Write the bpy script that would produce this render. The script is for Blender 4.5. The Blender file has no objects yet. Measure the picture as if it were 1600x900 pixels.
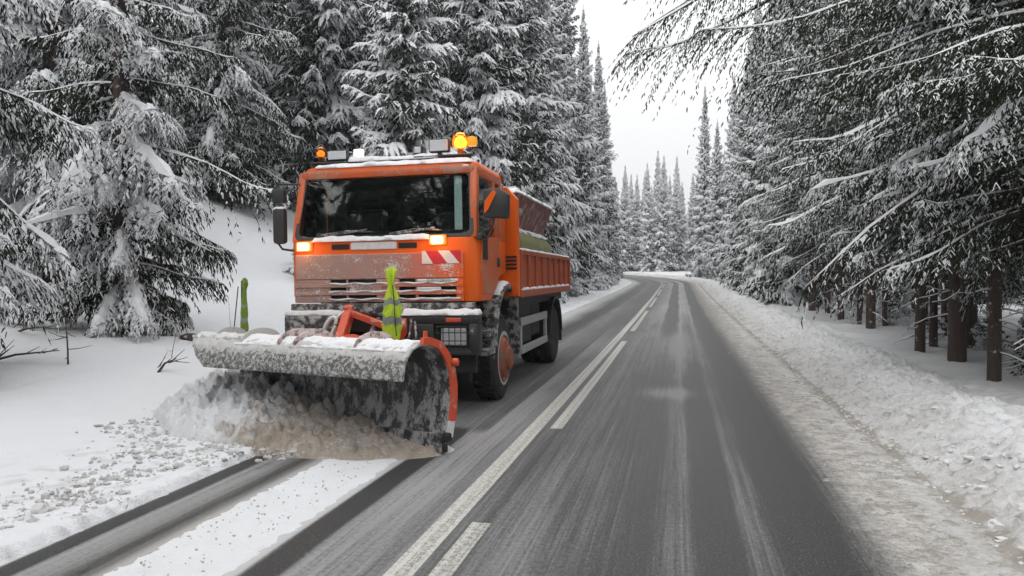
import bpy, bmesh, math, random
import numpy as np
from mathutils import Vector, Matrix
R_ = math.radians
SC = bpy.context.scene
COL = SC.collection

# ------------------------------------------------------------------ camera, sky, sun, exposure
THETA = math.atan(260 / 1208)
cam_d = bpy.data.cameras.new('camera'); cam = bpy.data.objects.new('camera', cam_d); COL.objects.link(cam)
cam_d.sensor_width = 36; cam_d.lens = 27.18; cam_d.clip_start = 0.05; cam_d.clip_end = 3000
cam.location = (0, 0, 1.6); cam.rotation_euler = (R_(90 - 0.95), 0, THETA)
SC.camera = cam
W = bpy.data.worlds.new('World'); SC.world = W; W.use_nodes = True
nt = W.node_tree; nt.nodes.clear()
sky = nt.nodes.new('ShaderNodeTexSky'); sky.sky_type = 'NISHITA'; sky.sun_disc = False
SUN_EL, SUN_AZ = 38, 200
sky.sun_elevation = R_(SUN_EL); sky.sun_rotation = R_(SUN_AZ); sky.dust_density = 6; sky.air_density = 1.0; sky.ozone_density = 1.0
hs = nt.nodes.new('ShaderNodeHueSaturation'); hs.inputs['Saturation'].default_value = 0.10
mixw = nt.nodes.new('ShaderNodeMix'); mixw.data_type = 'RGBA'; mixw.inputs[0].default_value = 0.80
mixw.inputs['B'].default_value = (14.3, 14.45, 14.6, 1)      # overcast cloud layer
bg = nt.nodes.new('ShaderNodeBackground'); bg.inputs['Strength'].default_value = 0.13
wo = nt.nodes.new('ShaderNodeOutputWorld')
nt.links.new(sky.outputs[0], hs.inputs['Color']); nt.links.new(hs.outputs[0], mixw.inputs['A'])
tcw = nt.nodes.new('ShaderNodeTexCoord'); sxw = nt.nodes.new('ShaderNodeSeparateXYZ'); nt.links.new(tcw.outputs['Generated'], sxw.inputs[0])
mrw = nt.nodes.new('ShaderNodeMapRange'); mrw.inputs['To Min'].default_value = 0.333; mrw.inputs['To Max'].default_value = 1.0     # overcast sky: zenith three times the horizon
nt.links.new(sxw.outputs['Z'], mrw.inputs['Value'])
vmw = nt.nodes.new('ShaderNodeVectorMath'); vmw.operation = 'SCALE'; nt.links.new(mixw.outputs['Result'], vmw.inputs[0]); nt.links.new(mrw.outputs['Result'], vmw.inputs['Scale'])
nt.links.new(vmw.outputs[0], bg.inputs['Color']); nt.links.new(bg.outputs[0], wo.inputs['Surface'])
sd = bpy.data.lights.new('sun', 'SUN'); sd.energy = 0.6; sd.angle = R_(25); sd.color = (1.0, 0.97, 0.93)
sun = bpy.data.objects.new('sun', sd); COL.objects.link(sun)
sun.rotation_euler = (R_(90 - SUN_EL), 0, R_(180 - SUN_AZ))
SC.view_settings.view_transform = 'Standard'; SC.view_settings.look = 'None'
SC.view_settings.exposure = 0.44; SC.view_settings.gamma = 1.0
SC.cycles.max_bounces = 6; SC.cycles.diffuse_bounces = 3; SC.cycles.glossy_bounces = 3
SC.cycles.transparent_max_bounces = 6; SC.cycles.volume_bounces = 1
SC.cycles.use_denoising = True
HAZE = 0.0006
try: SC.cycles.volume_max_steps = 64
except Exception: pass

# ------------------------------------------------------------------ materials
def new_mat(name):
    m = bpy.data.materials.new(name); m.use_nodes = True
    n = m.node_tree; b = n.nodes['Principled BSDF']
    return m, n, b
def node(n, t, **kw):
    x = n.nodes.new(t)
    for k, v in kw.items():
        if k in x.inputs.keys(): x.inputs[k].default_value = v
        else: setattr(x, k, v)
    return x
def mathn(n, op, a, b=None, clamp=False):
    x = n.nodes.new('ShaderNodeMath'); x.operation = op; x.use_clamp = clamp
    for i, s in enumerate((a, b)):
        if s is None: continue
        if isinstance(s, (int, float)): x.inputs[i].default_value = s
        else: n.links.new(s, x.inputs[i])
    return x.outputs[0]
def noise(n, vec, scale, detail=3, rough=0.6):
    x = node(n, 'ShaderNodeTexNoise', Scale=scale, Detail=detail, Roughness=rough)
    if vec is not None: n.links.new(vec, x.inputs['Vector'])
    return x.outputs['Fac']
def mapping(n, vec, scale=(1, 1, 1), loc=(0, 0, 0)):
    x = n.nodes.new('ShaderNodeMapping'); x.inputs['Scale'].default_value = scale; x.inputs['Location'].default_value = loc
    n.links.new(vec, x.inputs['Vector']); return x.outputs[0]
def mixc(n, fac, a, b):
    x = n.nodes.new('ShaderNodeMix'); x.data_type = 'RGBA'
    if isinstance(fac, (int, float)): x.inputs[0].default_value = fac
    else: n.links.new(fac, x.inputs[0])
    for k, s in (('A', a), ('B', b)):
        if isinstance(s, tuple): x.inputs[k].default_value = (*s[:3], 1)
        else: n.links.new(s, x.inputs[k])
    return x.outputs['Result']
def ramp(n, fac, stops, interp='LINEAR'):
    x = n.nodes.new('ShaderNodeValToRGB'); cr = x.color_ramp; cr.interpolation = interp
    while len(cr.elements) > 1: cr.elements.remove(cr.elements[-1])
    for i, (p, v) in enumerate(stops):
        e = cr.elements[0] if i == 0 else cr.elements.new(p)
        e.position = p
        e.color = (v, v, v, 1) if isinstance(v, (int, float)) else (*v, 1)
    n.links.new(fac, x.inputs[0]); return x.outputs['Color']
def step(n, val, lo, hi):
    x = n.nodes.new('ShaderNodeMapRange'); x.interpolation_type = 'SMOOTHSTEP'
    x.inputs['From Min'].default_value = lo; x.inputs['From Max'].default_value = hi
    n.links.new(val, x.inputs['Value']); return x.outputs['Result']
def bump(n, b, h, strength=0.4, dist=0.02):
    x = node(n, 'ShaderNodeBump', Strength=strength, Distance=dist)
    n.links.new(h, x.inputs['Height']); n.links.new(x.outputs[0], b.inputs['Normal'])
def objco(n): return n.nodes.new('ShaderNodeTexCoord').outputs['Object']

def frosty(name, base, frost=(0.62, 0.61, 0.60), amount=0.3, scale=6, rough=0.45, spec=0.5, fine=60, metal=0.0, streak=None, base2=None, zb=None):
    """painted / rubber / steel surface with road dirt and frozen snow in patches"""
    m, n, b = new_mat(name); co = objco(n)
    if streak: co2 = mapping(n, co, streak)
    else: co2 = co
    a = noise(n, co2, scale, 5, 0.65); c = noise(n, co2, fine, 3, 0.7)
    s = mathn(n, 'ADD', mathn(n, 'MULTIPLY', a, 0.7), mathn(n, 'MULTIPLY', c, 0.3))
    if zb:
        sz_ = n.nodes.new('ShaderNodeSeparateXYZ'); n.links.new(co, sz_.inputs[0])
        s = mathn(n, 'ADD', s, mathn(n, 'MULTIPLY', step(n, sz_.outputs['Z'], zb[0], zb[1]), zb[2]))
    th = 0.5 + (0.5 - amount) * 0.42
    mask = step(n, s, th - 0.06, th + 0.06)
    v = noise(n, co, 3.0, 4)
    bc = mixc(n, v, base, base2 or tuple(x * 0.72 for x in base))
    n.links.new(mixc(n, mask, bc, frost), b.inputs['Base Color'])
    rr = mathn(n, 'ADD', mathn(n, 'MULTIPLY', mask, 0.4), rough, True); n.links.new(rr, b.inputs['Roughness'])
    b.inputs['Specular IOR Level'].default_value = spec; b.inputs['Metallic'].default_value = metal
    bump(n, b, mask, 0.5, 0.006)
    return m
def plain(name, col, rough=0.5, metal=0.0, emit=None, strength=0):
    m, n, b = new_mat(name); co = objco(n)
    v = noise(n, co, 25, 4)
    n.links.new(mixc(n, v, tuple(x * 0.8 for x in col), tuple(min(1, x * 1.15) for x in col)), b.inputs['Base Color'])
    b.inputs['Roughness'].default_value = rough; b.inputs['Metallic'].default_value = metal
    if emit: b.inputs['Emission Color'].default_value = (*emit, 1); b.inputs['Emission Strength'].default_value = strength
    return m

ORANGE = (0.72, 0.104, 0.005)
M = {}
M['orange'] = frosty('orange_paint', ORANGE, (0.50, 0.26, 0.16), 0.10, 4, 0.38, spec=0.3, fine=50, base2=(0.66, 0.108, 0.004))
M['orange_side'] = frosty('orange_paint_dirty', (0.58, 0.10, 0.010), (0.36, 0.20, 0.14), 0.36, 3, 0.42, fine=40, base2=(0.38, 0.07, 0.02))
M['orange_bed'] = frosty('orange_bed_paint', (0.47, 0.082, 0.010), (0.36, 0.18, 0.12), 0.24, 5, 0.5, fine=35, base2=(0.30, 0.05, 0.015))
M['red_orange'] = frosty('plough_orange', (0.62, 0.075, 0.02), (0.55, 0.42, 0.38), 0.30, 6, 0.4, fine=50)
def front_paint():
    m, n, b = new_mat('front_panel_paint'); co = objco(n)
    sx = n.nodes.new('ShaderNodeSeparateXYZ'); n.links.new(co, sx.inputs[0])
    g = mathn(n, 'ADD', mathn(n, 'MULTIPLY', sx.outputs['X'], -0.34), mathn(n, 'MULTIPLY', sx.outputs['Z'], -0.10))
    a = noise(n, mapping(n, co, (1, 1, 1.6)), 3.2, 6, 0.7); c = noise(n, co, 75, 2, 0.6)
    s = mathn(n, 'ADD', g, mathn(n, 'ADD', mathn(n, 'MULTIPLY', a, 1.0), mathn(n, 'MULTIPLY', c, 0.55)))
    mask = step(n, s, 0.22, 0.72)
    f = mixc(n, noise(n, co, 5, 4), (0.38, 0.275, 0.225), (0.22, 0.165, 0.142))
    red = mixc(n, step(n, mathn(n, 'ADD', sx.outputs['X'], mathn(n, 'MULTIPLY', a, 0.6)), 0.75, 1.25), (0.56, 0.12, 0.07), ORANGE)
    col = mixc(n, mathn(n, 'MULTIPLY', mask, 0.86), red, f)
    white = step(n, mathn(n, 'ADD', mathn(n, 'MULTIPLY', a, 0.7), mathn(n, 'MULTIPLY', c, 0.5)), 0.66, 0.74)
    n.links.new(mixc(n, mathn(n, 'MULTIPLY', white, 0.75), col, (0.74, 0.72, 0.72)), b.inputs['Base Color'])
    n.links.new(mathn(n, 'ADD', mathn(n, 'MULTIPLY', mask, 0.4), 0.36), b.inputs['Roughness'])
    bump(n, b, mathn(n, 'ADD', white, mathn(n, 'MULTIPLY', mask, 0.4)), 0.5, 0.008)
    return m
M['front'] = front_paint()
M['black'] = frosty('black_plastic', (0.022, 0.022, 0.023), (0.42, 0.42, 0.43), 0.10, 5, 0.5, fine=45)
M['black_snowy'] = frosty('black_plastic_snowy', (0.035, 0.034, 0.033), (0.36, 0.35, 0.34), 0.45, 11, 0.65, fine=70)
M['chassis'] = frosty('black_chassis', (0.012, 0.012, 0.013), (0.16, 0.16, 0.16), 0.10, 5, 0.6, fine=35)
M['tyre'] = frosty('tyre_rubber', (0.018, 0.018, 0.018), (0.22, 0.22, 0.22), 0.22, 8, 0.75, fine=30)
M['rim'] = frosty('rim_orange', (0.34, 0.07, 0.02), (0.13, 0.10, 0.09), 0.42, 12, 0.5)
M['steel'] = frosty('dull_aluminium', (0.42, 0.43, 0.44), (0.6, 0.6, 0.61), 0.3, 8, 0.45, metal=0.4)
M['visor'] = frosty('plough_visor', (0.06, 0.06, 0.057), (0.46, 0.45, 0.435), 0.46, 26, 0.8, fine=90, base2=(0.16, 0.155, 0.145), zb=(.84, .93, .14))
M['mould'] = frosty('plough_mouldboard', (0.018, 0.018, 0.019), (0.34, 0.34, 0.34), 0.40, 9, 0.5, fine=60, streak=(1.0, 1.0, 0.5), zb=(.62, .30, .045))
M['rubber'] = frosty('rubber_disc', (0.22, 0.14, 0.13), (0.62, 0.52, 0.50), 0.55, 14, 0.7)
M['hivis'] = plain('hivis_fabric', (0.42, 0.56, 0.025), 0.85, emit=None)
M['hivis_dark'] = plain('hivis_dark', (0.13, 0.20, 0.018), 0.8)
M['reflective'] = plain('reflective_band', (0.20, 0.23, 0.20), 0.5)
M['red_sticker'] = plain('sticker_red', (0.50, 0.02, 0.03), 0.5)
M['white_sticker'] = plain('sticker_white', (0.68, 0.62, 0.60), 0.5)
M['tank'] = frosty('red_brown_tank', (0.20, 0.045, 0.038), (0.42, 0.32, 0.30), 0.42, 7, 0.6)
M['olive'] = frosty('olive_canvas', (0.20, 0.20, 0.085), (0.45, 0.45, 0.38), 0.22, 5, 0.85)
M['interior'] = plain('cab_interior', (0.012, 0.012, 0.013), 0.9)
M['pale_tone'] = plain('pale_strip', (0.62, 0.68, 0.72), 0.8)
M['hook'] = plain('painted_hook', (0.66, 0.66, 0.64), 0.6)
M['lens'] = plain('lamp_lens', (0.55, 0.56, 0.58), 0.15)
M['red_lens'] = plain('red_lens', (0.5, 0.06, 0.03), 0.2)
M['lamp_on'] = plain('indicator_lit', (1.0, 0.5, 0.2), 0.3, emit=(1.0, 0.50, 0.20), strength=7.0)
M['lamp_glass'] = plain('indicator_housing', (0.95, 0.25, 0.03), 0.3, emit=(1.0, 0.20, 0.02), strength=0.35)
M['beacon_on'] = plain('beacon_lit', (1.0, 0.6, 0.1), 0.25, emit=(1.0, 0.42, 0.07), strength=1.3)
M['beacon_core'] = plain('beacon_core', (1.0, 0.7, 0.3), 0.25, emit=(1.0, 0.60, 0.22), strength=5)
M['beacon_off'] = plain('beacon_amber', (0.55, 0.26, 0.02), 0.2, emit=(1.0, 0.4, 0.03), strength=0.35)
M['white_lamp'] = plain('white_lamp_lit', (0.9, 0.9, 0.9), 0.3, emit=(1, 1, 1), strength=1.1)
def glass_mat(name, tint, transp, rough=0.03):
    m, n, b = new_mat(name)
    out = n.nodes['Material Output']; n.nodes.remove(b)
    tr = node(n, 'ShaderNodeBsdfTransparent', Color=(*tint, 1)); gl = node(n, 'ShaderNodeBsdfGlossy', Roughness=rough)
    gl.inputs['Color'].default_value = (0.9, 0.95, 0.95, 1)
    fr = node(n, 'ShaderNodeFresnel', IOR=1.45); mx = n.nodes.new('ShaderNodeMixShader')
    n.links.new(fr.outputs[0], mx.inputs[0]); gl.inputs['Color'].default_value = (0.55, 0.58, 0.58, 1) if transp < .5 else (.9, .95, .95, 1); n.links.new(tr.outputs[0], mx.inputs[1]); n.links.new(gl.outputs[0], mx.inputs[2])
    n.links.new(mx.outputs[0], out.inputs['Surface'])
    return m
M['glass'] = glass_mat('cab_glass', (0.74, 0.90, 0.85), 0.4); M['amber_dome'] = glass_mat('amber_dome', (1.0, 0.40, 0.06), 0.6, .1); M['side_glass'] = glass_mat('side_glass', (0.80, 0.92, 0.88), 0.6)

def snow_mat(nm='ground_snow', d1=(0.40, 0.37, 0.33), d2=(0.19, 0.172, 0.152)):
    m, n, b = new_mat(nm); co = objco(n)
    at = n.nodes.new('ShaderNodeAttribute'); at.attribute_name = 'dirt'
    v = noise(n, co, 2.2, 5); f = noise(n, co, 26, 4, 0.7)
    clean = mixc(n, v, (0.76, 0.77, 0.79), (0.68, 0.69, 0.705))
    d = mathn(n, 'MULTIPLY', at.outputs['Fac'], mathn(n, 'ADD', mathn(n, 'MULTIPLY', f, 1.5), 0.25), True)
    dirt = mixc(n, noise(n, co, 7, 4), d1, d2)
    n.links.new(mixc(n, d, clean, dirt), b.inputs['Base Color'])
    b.inputs['Roughness'].default_value = 0.75; b.inputs['Specular IOR Level'].default_value = 0.2
    bump(n, b, mathn(n, 'ADD', f, mathn(n, 'MULTIPLY', noise(n, co, 90, 2), 0.6)), 0.85, 0.02)
    return m
M['snow'] = snow_mat(); M['heap'] = snow_mat('churned_snow', (0.43, 0.37, 0.31), (0.21, 0.175, 0.142))
def snow_simple(name, c1, c2, sc=30):
    m, n, b = new_mat(name); co = objco(n)
    n.links.new(mixc(n, noise(n, co, sc, 3), c1, c2), b.inputs['Base Color'])
    b.inputs['Roughness'].default_value = 0.8; b.inputs['Specular IOR Level'].default_value = 0.15
    bump(n, b, noise(n, co, sc * 2.2, 3), 0.4, 0.01)
    return m
M['crown_snow'] = snow_simple('snow_on_branches', (0.80, 0.81, 0.82), (0.62, 0.63, 0.65), 9)
M['truck_snow'] = snow_simple('snow_on_truck', (0.80, 0.80, 0.81), (0.60, 0.59, 0.60), 25)
M['dirty_snow'] = snow_simple('dirty_snow', (0.52, 0.46, 0.40), (0.30, 0.26, 0.22), 14)
M['crumb_snow'] = snow_simple('crumb_snow', (0.62, 0.61, 0.60), (0.30, 0.29, 0.28), 20)
M['grey_snow'] = snow_simple('grey_snow', (0.70, 0.70, 0.70), (0.45, 0.44, 0.43), 20)
def needles(name, c1, c2):
    m, n, b = new_mat(name); co = objco(n)
    n.links.new(mixc(n, noise(n, co, 14, 3), c1, c2), b.inputs['Base Color'])
    b.inputs['Roughness'].default_value = 0.8; b.inputs['Specular IOR Level'].default_value = 0.15
    return m
M['needles'] = needles('spruce_needles', (0.009, 0.014, 0.006), (0.027, 0.036, 0.019))
M['needles_frost'] = needles('frosted_needles', (0.070, 0.085, 0.072), (0.19, 0.205, 0.195))
def bark():
    m, n, b = new_mat('spruce_bark'); co = objco(n)
    a = noise(n, mapping(n, co, (6, 6, 1.2)), 3, 6, 0.7)
    c = mixc(n, a, (0.008, 0.006, 0.005), (0.11, 0.075, 0.060))
    fr = step(n, noise(n, co, 5, 5, 0.7), 0.60, 0.66)
    n.links.new(mixc(n, fr, c, (0.5, 0.5, 0.5)), b.inputs['Base Color']); b.inputs['Roughness'].default_value = 0.9
    bump(n, b, a, 0.8, 0.03); return m
M['bark'] = bark()

def road_mat():
    m, n, b = new_mat('wet_asphalt')
    uv = n.nodes.new('ShaderNodeUVMap'); uv.uv_map = 'road'
    sx = n.nodes.new('ShaderNodeSeparateXYZ'); n.links.new(uv.outputs[0], sx.inputs[0])
    u0, v = sx.outputs['X'], sx.outputs['Y']
    wob = noise(n, mapping(n, uv.outputs[0], (0.0, 0.16, 1)), 1.0, 2)
    u = mathn(n, 'ADD', u0, mathn(n, 'MULTIPLY', mathn(n, 'SUBTRACT', wob, 0.5), 0.16))
    t = mathn(n, 'DIVIDE', mathn(n, 'ADD', u, 5.0), 8.0)
    P = lambda x: (x + 5) / 8
    near = ramp(n, t, [(P(-5), 1), (P(-3.66), 1), (P(-3.61), 0.02), (P(-3.51), 0.04), (P(-3.46), 0.60), (P(-3.24), 0.52), (P(-3.16), 0.34), (P(-3.07), 0.5), (P(-3.0), 0.8),
                       (P(-2.32), 0.8), (P(-2.25), 0.05), (P(-2.12), 0.06), (P(-2.06), 0.56), (P(-1.8), 0.55), (P(-1.2), 0.40), (P(-0.95), 0.46), (P(-0.5), 0.36), (P(-0.2), 0.30),
                       (P(0.05), 0.46), (P(0.14), 0.26), (P(0.34), 0.20), (P(0.42), 0.44), (P(0.58), 0.34), (P(0.66), 0.12), (P(0.86), 0.16), (P(1.02), 0.36), (P(1.35), 0.85), (P(3), 1.0)])
    far = ramp(n, t, [(P(-5), 1), (P(-4.2), 0.95), (P(-3.7), 0.62), (P(-3.3), 0.45), (P(-3.0), 0.22), (P(-2.6), 0.50), (P(-2.1), 0.42), (P(-1.7), 0.28), (P(-1.0), 0.52), (P(-0.5), 0.60),
                      (P(-0.3), 0.20), (P(-0.12), 0.20), (P(0.05), 0.62), (P(0.45), 0.58), (P(0.6), 0.14), (P(0.85), 0.16), (P(1.0), 0.55), (P(1.5), 0.8), (P(3), 1)])
    def patch_(uc, us, vc, vs_):
        a_ = mathn(n, 'POWER', mathn(n, 'DIVIDE', mathn(n, 'SUBTRACT', u0, uc), us), 2.0); b_ = mathn(n, 'POWER', mathn(n, 'DIVIDE', mathn(n, 'SUBTRACT', v, vc), vs_), 2.0)
        return mathn(n, 'EXPONENT', mathn(n, 'MULTIPLY', mathn(n, 'ADD', a_, b_), -1.0))
    painted_sheen = mathn(n, 'ADD', patch_(-.05, .45, 17.5, 4.5), patch_(-.1, .4, 10.6, .5))  # pale wet sheen in mid-lane, painted in as patches of frost colour
    # left lane behind the plough is scraped; right lane pales with distance: packed frost plus grazing reflection put into the colour
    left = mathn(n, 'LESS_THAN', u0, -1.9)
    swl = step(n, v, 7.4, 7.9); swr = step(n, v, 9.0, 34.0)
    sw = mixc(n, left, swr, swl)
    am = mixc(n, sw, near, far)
    st1 = noise(n, mapping(n, uv.outputs[0], (8.0, 0.05, 1)), 2.0, 6, 0.75)
    st2 = noise(n, mapping(n, uv.outputs[0], (30.0, 0.35, 1)), 2.0, 5, 0.75)
    gr = mathn(n, 'ADD', mathn(n, 'MULTIPLY', noise(n, uv.outputs[0], 26, 4, 0.8), .6), mathn(n, 'MULTIPLY', noise(n, uv.outputs[0], 75, 2, 0.7), .4))
    big = noise(n, mapping(n, uv.outputs[0], (0.7, 0.12, 1)), 1.6, 4, 0.6)
    s = mathn(n, 'ADD', mathn(n, 'MULTIPLY', st1, 0.26), mathn(n, 'MULTIPLY', st2, 0.22))
    s = mathn(n, 'ADD', s, mathn(n, 'MULTIPLY', gr, 0.36)); s = mathn(n, 'ADD', s, mathn(n, 'MULTIPLY', big, 0.20))
    lev = mathn(n, 'ADD', s, mathn(n, 'MULTIPLY', mathn(n, 'ADD', mathn(n, 'SUBTRACT', am, 0.5), mathn(n, 'MULTIPLY', painted_sheen, .30)), 0.52))
    mask = step(n, lev, 0.40, 0.60)
    agg = noise(n, uv.outputs[0], 95, 3, 0.65)
    asp = mixc(n, step(n, agg, .30, .70), (0.008, 0.008, 0.008), (0.056, 0.055, 0.054))
    spk = step(n, noise(n, uv.outputs[0], 60, 2, 0.5), .60, .68); mask = mathn(n, 'MAXIMUM', mask, mathn(n, 'MULTIPLY', spk, .42))
    sand = step(n, mathn(n, 'ADD', u, mathn(n, 'MULTIPLY', big, 0.5)), 0.9, 1.5)
    brown2 = mathn(n, 'MULTIPLY', step(n, mathn(n, 'MULTIPLY', mathn(n, 'ABSOLUTE', mathn(n, 'ADD', u, 3.1)), -1.0), -0.3, -0.05), 0.6)
    frost = mixc(n, sand, (0.55, 0.55, 0.545), mixc(n, step(n, mathn(n, 'ADD', mathn(n, 'MULTIPLY', gr, .5), mathn(n, 'MULTIPLY', noise(n, uv.outputs[0], 6, 6, .75), .5)), .40, .62), (0.24, 0.222, 0.20), (0.62, 0.60, 0.565))); frost = mixc(n, brown2, frost, (0.33, 0.30, 0.27))
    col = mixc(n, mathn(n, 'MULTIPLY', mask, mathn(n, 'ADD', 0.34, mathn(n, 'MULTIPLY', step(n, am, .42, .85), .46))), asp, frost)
    # frost film and grazing reflection are both in the colour of the road beyond
    # painted lines
    def band(c, w):
        d = mathn(n, 'ABSOLUTE', mathn(n, 'SUBTRACT', u0, c))
        return mathn(n, 'LESS_THAN', d, w / 2)
    vv = mathn(n, 'MODULO', mathn(n, 'ADD', v, 5.59), 13.5)     # dash 7.91..18.3, gap 3.1
    dash = mathn(n, 'LESS_THAN', vv, 10.4)
    line = mathn(n, 'MAXIMUM', band(-1.455, 0.155), mathn(n, 'MULTIPLY', band(-1.235, 0.125), dash))
    wear = step(n, mathn(n, 'ADD', mathn(n, 'MULTIPLY', gr, 0.6), mathn(n, 'MULTIPLY', st1, 0.4)), 0.40, 0.56)
    lc = mixc(n, gr, (0.42, 0.41, 0.37), (0.66, 0.64, 0.59))
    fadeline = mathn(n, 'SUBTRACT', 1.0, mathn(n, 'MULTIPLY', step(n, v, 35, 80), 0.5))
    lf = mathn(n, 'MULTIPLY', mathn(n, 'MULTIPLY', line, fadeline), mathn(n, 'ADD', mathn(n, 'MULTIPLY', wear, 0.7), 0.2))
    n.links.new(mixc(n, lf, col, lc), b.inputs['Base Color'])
    rg = mathn(n, 'ADD', 0.50, mathn(n, 'MULTIPLY', mask, 0.35)); n.links.new(rg, b.inputs['Roughness'])
    b.inputs['Specular IOR Level'].default_value = 0.35
    bump(n, b, mathn(n, 'ADD', agg, mathn(n, 'MULTIPLY', mask, 1.2)), 0.35, 0.006)
    return m
M['road'] = road_mat()

# ------------------------------------------------------------------ numpy noise and mesh helpers
def vnoise(x, y, seed=0):
    xi = np.floor(x).astype(np.int64); yi = np.floor(y).astype(np.int64)
    xf = x - xi; yf = y - yi
    xf = xf * xf * (3 - 2 * xf); yf = yf * yf * (3 - 2 * yf)
    def h(a, b):
        k = (a * 374761393 + b * 668265263 + seed * 982451653) & 0xffffffff
        k = ((k ^ (k >> 13)) * 1274126177) & 0xffffffff
        return ((k ^ (k >> 16)) & 0xffff) / 65535.0
    return (h(xi, yi) * (1 - xf) + h(xi + 1, yi) * xf) * (1 - yf) + (h(xi, yi + 1) * (1 - xf) + h(xi + 1, yi + 1) * xf) * yf
def fbm(x, y, seed=0, oct=4):
    s = 0; a = 0.5; t = 0
    for o in range(oct):
        s = s + a * vnoise(x * 2 ** o, y * 2 ** o, seed + o * 17); t += a; a *= 0.55
    return s / t
def sstep(x, a, b):
    t = np.clip((x - a) / (b - a), 0, 1); return t * t * (3 - 2 * t)

def link(name, me, mats, parent=None):
    for m in (mats if isinstance(mats, (list, tuple)) else [mats]): me.materials.append(m)
    o = bpy.data.objects.new(name, me); COL.objects.link(o)
    if parent is not None: o.parent = parent
    return o
def tag(o, label=None, cat=None, group=None, kind=None):
    if label: o['label'] = label
    if cat: o['category'] = cat
    if group: o['group'] = group
    if kind: o['kind'] = kind
    return o
def empty(name, loc, rot=(0, 0, 0)):
    o = bpy.data.objects.new(name, None); COL.objects.link(o); o.location = loc; o.rotation_euler = rot
    o.empty_display_size = 0.2; return o
def np_mesh(name, V, groups, smooth=False):
    """groups: list of (faces array n x k, material index)"""
    me = bpy.data.meshes.new(name)
    V = np.asarray(V, dtype=np.float32); me.vertices.add(len(V)); me.vertices.foreach_set('co', V.ravel())
    nl = sum(f.size for f, _ in groups); nf = sum(len(f) for f, _ in groups)
    me.loops.add(nl); me.polygons.add(nf)
    me.loops.foreach_set('vertex_index', np.concatenate([f.ravel() for f, _ in groups]).astype(np.int32))
    tot = np.concatenate([np.full(len(f), f.shape[1], np.int32) for f, _ in groups])
    me.polygons.foreach_set('loop_start', (np.cumsum(tot) - tot).astype(np.int32))
    try: me.polygons.foreach_set('loop_total', tot)
    except Exception: pass
    me.polygons.foreach_set('material_index', np.concatenate([np.full(len(f), mi, np.int32) for f, mi in groups]))
    me.polygons.foreach_set('use_smooth', np.full(nf, smooth, dtype=bool))
    me.update(calc_edges=True)
    return me
def grid_faces(nx, ny):
    i = np.arange(nx - 1)[:, None] * ny + np.arange(ny - 1)[None, :]
    i = i.ravel(); return np.stack([i, i + ny, i + ny + 1, i + 1], 1)

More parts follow.
